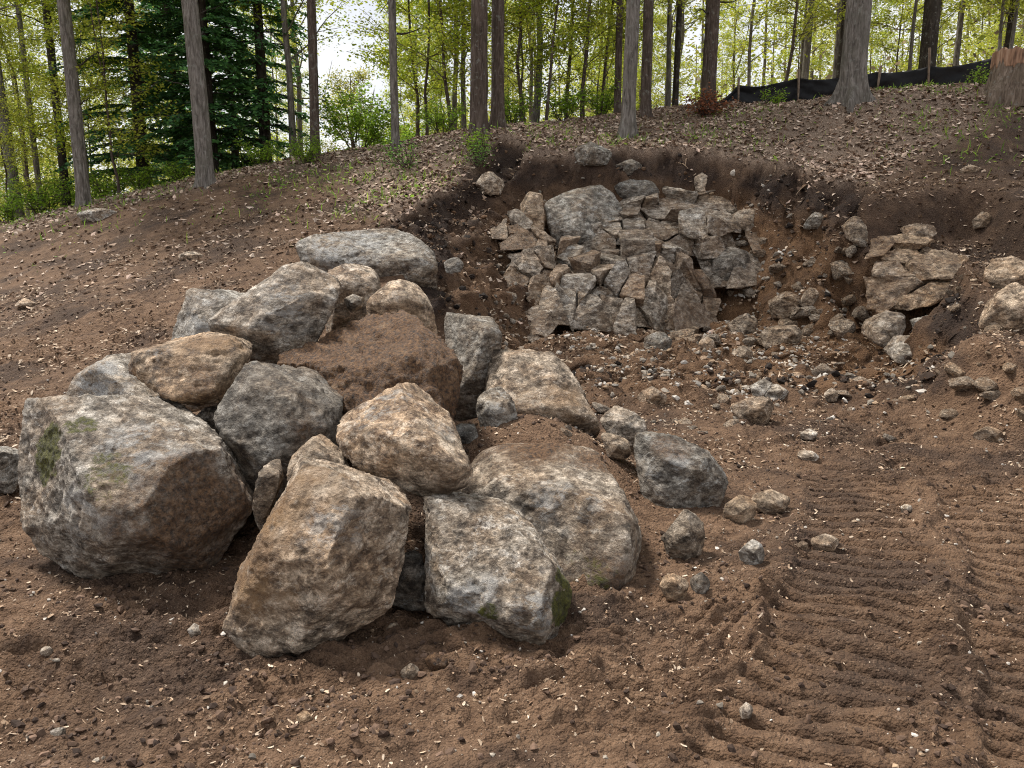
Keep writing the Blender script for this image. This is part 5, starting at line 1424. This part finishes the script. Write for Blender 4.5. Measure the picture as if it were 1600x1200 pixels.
def build_stump():
    g = P(1578, 146, 13.4); g = ground_pt(g[0], g[1])
    e = empty('tree_stump', tuple(g))
    tag(e, 'splintered tree stump with fresh reddish cut top, right end of the fence', 'stump', 'tree stump')
    rng = np.random.default_rng(8)
    ns = 96; H = 0.62; r = 0.29
    z = np.concatenate([np.linspace(-0.25, 0.0, 8)[:-1], np.linspace(0, H, 40)])
    th = np.linspace(0, 2 * PI, ns, endpoint=False)
    Z, T = np.meshgrid(z, th, indexing='ij')
    R = r * (1 + 0.55 * np.exp(-np.clip(Z, 0, 9) / 0.14) * (0.4 + np.maximum(0, np.cos(5 * T + 0.8))))
    q = np.stack([np.cos(T).ravel() * 5, np.sin(T).ravel() * 5, Z.ravel() * 2], 1)
    R = R + 0.03 * fbm3(q, 4, 3).reshape(R.shape)
    jag = 0.10 * np.maximum(0, pn2(th * 3.2, th * 0, 6)) + 0.03 * pn2(th * 9, th * 0 + 3, 7)
    Zt = Z + (Z / H).clip(0, 1) ** 3 * jag[None, :]
    V = np.stack([R * np.cos(T), R * np.sin(T), Zt], -1).reshape(-1, 3)
    i = np.arange(len(z) - 1)[:, None] * ns; j = np.arange(ns)[None, :]; j2 = (j + 1) % ns
    F = np.stack([i + j, i + j2, i + ns + j2, i + ns + j], -1).reshape(-1, 4)
    link('bark', np_mesh('bark', V, F), mat_bark('bark_stump', (0.05, 0.036, 0.026), (0.18, 0.135, 0.10), (0.34, 0.27, 0.21)), e)
    # fresh cut face: rings from the rim to a ragged heart
    A = Acc(); nr = 10
    rim = V[-ns:]
    rings = []
    for k in range(nr + 1):
        f = 1 - k / nr * 0.999
        zc = H - 0.02
        ring = rim * np.array([f * 0.992, f * 0.992, 0]) + np.array([0, 0, 1]) * (zc + (rim[:, 2:3] - zc) * f + 0.03 * pn2(th * 4, th * 0 + k, 9)[:, None] * (0 < k < nr))
        rings.append(ring)
    VV = np.concatenate(rings)
    i = np.arange(nr)[:, None] * ns
    F = np.stack([i + j, i + j2, i + ns + j2, i + ns + j], -1).reshape(-1, 4)
    mw, nt = new_mat('fresh_wood'); b = NB(nt)
    tc = b.n('ShaderNodeTexCoord')
    b.bsdf(b.ramp(b.noise(tc.outputs['Object'], 9, 6), [(0.3, (0.16, 0.085, 0.05)), (0.55, (0.40, 0.235, 0.145)), (0.75, (0.50, 0.35, 0.245))]), 0.8)
    link('cut_face', np_mesh('cut_face', VV, F), mw, e)
    # bare reddish wood where the bark has been torn off below the cut
    nb_ = 26; zz = np.linspace(0.20, H, nb_)
    ZZ, TT = np.meshgrid(zz, th, indexing='ij')
    qq = np.stack([np.cos(TT).ravel() * 5, np.sin(TT).ravel() * 5, ZZ.ravel() * 2], 1)
    ragged = 0.36 + 0.10 * pn2(th * 2.1, th * 0 + 5, 12) + 0.05 * pn2(th * 7, th * 0, 13)
    RR = r + 0.03 * fbm3(qq, 4, 3).reshape(ZZ.shape) + np.where(ZZ > ragged[None, :], 0.010, -0.03) + 0.006 * pn2(TT * 16, ZZ * 2, 14)
    VV = np.stack([RR * np.cos(TT), RR * np.sin(TT), ZZ + (ZZ / H).clip(0, 1) ** 3 * jag[None, :]], -1).reshape(-1, 3)
    i = np.arange(nb_ - 1)[:, None] * ns
    FF = np.stack([i + j, i + j2, i + ns + j2, i + ns + j], -1).reshape(-1, 4)
    ms, nt = new_mat('torn_wood'); b = NB(nt)
    tc = b.n('ShaderNodeTexCoord'); mp = b.n('ShaderNodeMapping'); mp.inputs['Scale'].default_value = (1, 1, 0.12); b.l(tc.outputs['Object'], mp.inputs[0])
    b.bsdf(b.ramp(b.noise(mp.outputs[0], 22, 6), [(0.32, (0.10, 0.055, 0.035)), (0.52, (0.36, 0.21, 0.13)), (0.72, (0.50, 0.34, 0.24))]), 0.85, b.bump(b.noise(mp.outputs[0], 40, 4), 0.02, 0.8))
    link('torn_wood', np_mesh('torn_wood', VV, FF), ms, e)
build_stump()
# ================================================================== DEBRIS
def surf(x, y):
    z, H, d, dd, pitw = macro(x, y, True)
    lit = litter_w(x, y, H, z)
    return z + detail(x, y, d, pitw, lit), H, z, lit, pitw

def rotmats(rng, n, tilt):
    yaw = rng.uniform(0, 2 * PI, n); a = rng.normal(size=n) * tilt; b = rng.normal(size=n) * tilt
    cy, sy, ca, sa, cb, sb = np.cos(yaw), np.sin(yaw), np.cos(a), np.sin(a), np.cos(b), np.sin(b)
    Z0 = np.zeros(n); O1 = np.ones(n)
    Rz = np.stack([np.stack([cy, -sy, Z0], 1), np.stack([sy, cy, Z0], 1), np.stack([Z0, Z0, O1], 1)], 1)
    Rx = np.stack([np.stack([O1, Z0, Z0], 1), np.stack([Z0, ca, -sa], 1), np.stack([Z0, sa, ca], 1)], 1)
    Ry = np.stack([np.stack([cb, Z0, sb], 1), np.stack([Z0, O1, Z0], 1), np.stack([-sb, Z0, cb], 1)], 1)
    return Rz @ Rx @ Ry

def scatter(name, n, r0, r1, pw, templates, smin, smax, tilt, colors, lift, keep, seed, mat, label, cat, thm=41, clumpy=0.0, szpow=2.0, smooth=False, grow=False):
    rng = np.random.default_rng(seed)
    u = rng.random(n * 3)
    r = (r0 ** pw + u * (r1 ** pw - r0 ** pw)) ** (1 / pw); th = np.radians(rng.uniform(-thm, thm, n * 3))
    x = r * np.sin(th); y = r * np.cos(th)
    z, H, zm, lit, pitw = surf(x, y)
    k = keep(x, y, z, H, zm, lit, pitw)
    if clumpy: k = k * (1 - clumpy + clumpy * sstep(-0.1, 0.35, fbm2(x * 1.1, y * 1.1, seed, 4, 0.6)))
    m = rng.random(len(x)) < k
    x, y, z, r = [a[m][:n] for a in (x, y, z, r)]
    n = len(x)
    s = smin + (smax - smin) * rng.random(n) ** szpow
    s = s * np.clip(r / 5.0, 0.75, 1.9) if grow else s
    R = rotmats(rng, n, tilt)
    pick = rng.integers(0, len(templates), n)
    A = Acc()
    for t, (TV, TF) in enumerate(templates):
        m = pick == t
        if not m.any(): continue
        k = int(m.sum())
        sc = s[m][:, None, None] * rng.uniform(0.75, 1.25, (k, 1, 3))
        V = np.einsum('nij,nkj->nki', R[m], TV[None] * sc) + np.stack([x[m], y[m], z[m] + lift * s[m]], 1)[:, None, :]
        F = (TF[None] + (np.arange(k) * len(TV))[:, None, None]).reshape(-1, TF.shape[1])
        c = colors[rng.integers(0, len(colors), k)] * rng.uniform(0.65, 1.3, k)[:, None]
        A.add(V.reshape(-1, 3), F, np.repeat(c, len(TV), axis=0))
    o = link(name, A.mesh(name, smooth), mat)
    tag(o, label, cat, kind='stuff')
    return o

def mat_tint(name, rough=0.85, noise=True):
    m, nt = new_mat(name); b = NB(nt)
    pos = b.n('ShaderNodeNewGeometry').outputs['Position']
    c = b.mix(1.0, b.attr('tint', True), b.ramp(b.noise(pos, 90, 4, 0.7), [(0.3, (0.6, 0.6, 0.6)), (0.7, (1.3, 1.3, 1.3))]), 'MULTIPLY')
    b.bsdf(c, rough, None, 0.25)
    return m
TINT = mat_tint('debris')
_r = np.random.default_rng(5)
def chip_t(k):
    rg = np.random.default_rng(k)
    L, w = 1.0, rg.uniform(0.2, 0.55); c = rg.uniform(-0.25, 0.25); sk = rg.uniform(-0.15, 0.15)
    xs = np.array([-0.5, 0.0, 0.5]); V = []
    for i, xx in enumerate(xs):
        ww = w * (0.6 if i != 1 else 1.0) * rg.uniform(0.7, 1.2)
        zz = c * (xx * xx) * 2; yy = sk * (1 - 4 * xx * xx)
        V += [(xx, yy - ww / 2, zz), (xx, yy + ww / 2, zz + 0.03)]
    return np.array(V), np.array([[0, 2, 3, 1], [2, 4, 5, 3]])
CH = [chip_t(k) for k in range(10)]
def lump_t(k, sq=0.6):
    V, F = ico(1) if k % 3 else ico(1)
    rg = np.random.default_rng(k)
    d = rg.normal(size=(5, 3)); d /= np.linalg.norm(d, axis=1)[:, None]
    V2 = V.copy()
    for i in range(5):
        o = rg.uniform(0.5, 0.85); e = V2 @ d[i] - o
        V2 -= np.maximum(e, 0)[:, None] * d[i]
    V2 = V2 * (1 + 0.18 * rg.normal(size=(len(V2), 1))) * np.array([0.5, 0.5 * rg.uniform(0.7, 1), 0.5 * sq])
    return V2, F
LU = [lump_t(k) for k in range(9)]
def leaf_t(k):
    rg = np.random.default_rng(k + 50)
    c = rg.uniform(0.1, 0.5); w = rg.uniform(0.25, 0.38); tw = rg.uniform(-0.2, 0.2)
    V = [(-0.5, 0, c * 0.4), (0.02, -w, c * 0.35 + tw), (0.5, 0, c * 0.5), (0.02, w, c * 0.35 - tw)]
    V[1] = (0.02, -w, tw); V[3] = (0.02, w, -tw)
    return np.array(V), np.array([[0, 1, 2], [0, 2, 3]])
LF = [leaf_t(k) for k in range(8)]

pile = lambda x, y: gauss(x, y, -0.8, 4.2, 1.0, 0.9)
def bare(x, y, z, H, zm, lit, pitw):
    k = 1 - 0.7 * lit
    for L in TRK:
        s, w = track_coords(x, y, L); k = k * (1 - 0.72 * sstep(0.30, 0.2, np.abs(w)))
    return k
PALE = np.array([(0.30, 0.21, 0.14), (0.40, 0.30, 0.21), (0.22, 0.145, 0.09), (0.50, 0.40, 0.30), (0.17, 0.105, 0.065)])
EARTH = np.array([(0.080, 0.050, 0.034), (0.115, 0.072, 0.048), (0.050, 0.031, 0.022), (0.15, 0.095, 0.065)])
STONE = np.array([(0.30, 0.26, 0.21), (0.40, 0.36, 0.31), (0.22, 0.19, 0.155), (0.50, 0.46, 0.41), (0.30, 0.21, 0.135)])
LIT = np.array([(0.38, 0.275, 0.20), (0.50, 0.375, 0.285), (0.29, 0.20, 0.14), (0.60, 0.48, 0.38), (0.19, 0.125, 0.085), (0.54, 0.395, 0.31)])
scatter('wood_chips', 54000, 1.5, 13, 1.4, CH, 0.006, 0.032, 0.35, PALE, 0.22, bare, 61, TINT, 'pale wood chips and bark slivers littering the bare dirt', 'wood chips', clumpy=0.85, szpow=2.4, grow=True)
scatter('soil_clods', 20000, 1.5, 12, 1.05, LU, 0.006, 0.042, 0.4, EARTH, 0.15, bare, 62, TINT, 'crumbled brown clods of earth over the dirt', 'soil clods', clumpy=0.8, szpow=3.0)
scatter('gravel', 9000, 5.5, 13.5, 1.5, LU, 0.015, 0.10, 0.4, STONE, 0.12, lambda x, y, z, H, zm, lit, pitw: (0.25 + 0.75 * sstep(0.2, 1.0, x)) * sstep(-0.8, 0.3, x) * sstep(4.6, 3.8, x) * (1 - lit) * np.maximum(sstep(6.6, 8.2, y), pitw), 63, TINT, 'pale gravel and broken stone over the pit floor and its slopes', 'gravel', clumpy=0.6, szpow=2.8)
scatter('gravel', 2200, 1.5, 8, 1.2, LU, 0.006, 0.030, 0.4, STONE, 0.12, bare, 64, TINT, 'fine pale grit scattered in the foreground dirt', 'gravel', clumpy=0.6, szpow=2.5)
scatter('leaf_litter', 64000, 9.5, 24, 1.0, LF, 0.04, 0.11, 0.4, LIT, 0.1, lambda x, y, z, H, zm, lit, pitw: np.maximum(lit, 0.12 * sstep(9, 11, y)), 65, TINT, 'dry brown leaf litter covering the hillside', 'leaf litter', clumpy=0.45, szpow=1.2)
scatter('root_bits', 9000, 7.5, 14, 1.3, CH, 0.02, 0.08, 0.5, PALE, 0.2, lambda x, y, z, H, zm, lit, pitw: np.maximum(pitw, sstep(3.5, 4.5, x)), 66, TINT, 'pale root bits and slivers on the dark cut bank', 'root bits', clumpy=0.4, szpow=2.0)
GRN = np.array([(0.10, 0.17, 0.025), (0.14, 0.22, 0.03), (0.075, 0.13, 0.02), (0.18, 0.24, 0.04)])
BL = [(np.array([(-0.04, 0, 0), (0.04, 0, 0), (0.03, 0.12, 0.6), (0.0, 0.35, 1.0)]), np.array([[0, 1, 2, 3]])), (np.array([(-0.05, 0, 0), (0.05, 0, 0), (0.03, -0.2, 0.5), (0.0, -0.5, 0.8)]), np.array([[0, 1, 2, 3]])),
      (np.array([(-0.3, 0, 0.5), (0, -0.2, 0.55), (0.3, 0, 0.6), (0, 0.2, 0.55)]), np.array([[0, 1, 2, 3]]))]
def green_keep(x, y, z, H, zm, lit, pitw):
    g = 0
    for (px, py, Y, s) in [(20, 352, 15.8, 1.0), (90, 338, 16.2, 1.0), (250, 308, 15.6, 1.0), (660, 268, 12.6, 0.8), (560, 270, 14, 0.8), (480, 285, 14, 0.7), (760, 250, 13, 0.6), (1160, 214, 13.9, 0.5), (1140, 200, 15, 0.6), (1560, 152, 13.2, 0.55), (1520, 185, 12.6, 0.7), (1440, 195, 13.2, 0.5), (900, 215, 14.2, 0.8), (1420, 165, 15, 0.8)]:
        c = P(px, py, Y); g = np.maximum(g, gauss(x, y, c[0], c[1], s, s * 1.2))
    return g * sstep(0.1, 0.0, H - zm) + 0.25 * sstep(15.6, 17, y) * sstep(-1, -4, x)
scatter('grass', 15000, 10.5, 22, 1.0, BL, 0.05, 0.16, 0.3, GRN, 0.0, green_keep, 67, LEAF, 'patchy low green grass and weeds along the forest edge', 'grass', clumpy=0.7, szpow=1.5)

TOP = np.array([(0.030, 0.020, 0.015), (0.050, 0.032, 0.022), (0.085, 0.052, 0.034), (0.13, 0.075, 0.042), (0.020, 0.014, 0.011)])
scatter('soil_clods', 5000, 7.5, 14.5, 1.3, LU, 0.025, 0.13, 0.5, TOP, 0.1, lambda x, y, z, H, zm, lit, pitw: pitw * sstep(1.3, 0.6, H - zm), 68, TINT, 'dark crumbling lumps of earth on the cut bank', 'soil clods', szpow=2.6)

# ---- roots hanging from the dark rim
mr_, nt_ = new_mat('root'); _b = NB(nt_)
_b.bsdf(_b.ramp(_b.noise(_b.n('ShaderNodeNewGeometry').outputs['Position'], 30, 4), [(0.3, (0.16, 0.10, 0.06)), (0.7, (0.42, 0.31, 0.21))]), 0.85)
ROOTS = [(1270, 268, 0.30, 0.5), (1295, 275, 0.28, -0.4), (1382, 282, 0.34, 0.2), (1060, 262, 0.28, 0.6), (1075, 258, 0.2, -0.3), (1262, 300, 0.3, -0.8), (1310, 262, 0.22, 0.9), (1375, 290, 0.2, -0.9), (1150, 240, 0.2, 0.4), (1215, 262, 0.24, -0.5), (1420, 300, 0.22, 0.5), (985, 262, 0.16, 0.5), (1180, 290, 0.5, 1.6), (1130, 282, 0.45, 1.4)]
ORDL = ['first', 'second', 'third', 'fourth', 'fifth', 'sixth', 'seventh', 'eighth', 'ninth', 'tenth', 'eleventh', 'twelfth', 'thirteenth', 'fourteenth']
order = sorted(range(len(ROOTS)), key=lambda i: ROOTS[i][0])
for i, (px, py, L, lean) in enumerate(ROOTS):
    g = hit(px, py - 6); rg = np.random.default_rng(i + 70)
    pts, rr = limb(rg, g + np.array([0, 0.03, 0.0]), (lean, -0.55, -0.25), L, rg.uniform(0.006, 0.012), 9, 0.22, -0.10)
    V, F = tube(pts, rr, 6)
    o = link('exposed_root', np_mesh('exposed_root', V - g, F), mr_, loc=tuple(g))
    tag(o, 'thin pale root dangling from the dark pit rim, %s from the left' % ORDL[order.index(i)], 'root', 'roots hanging from the rim')
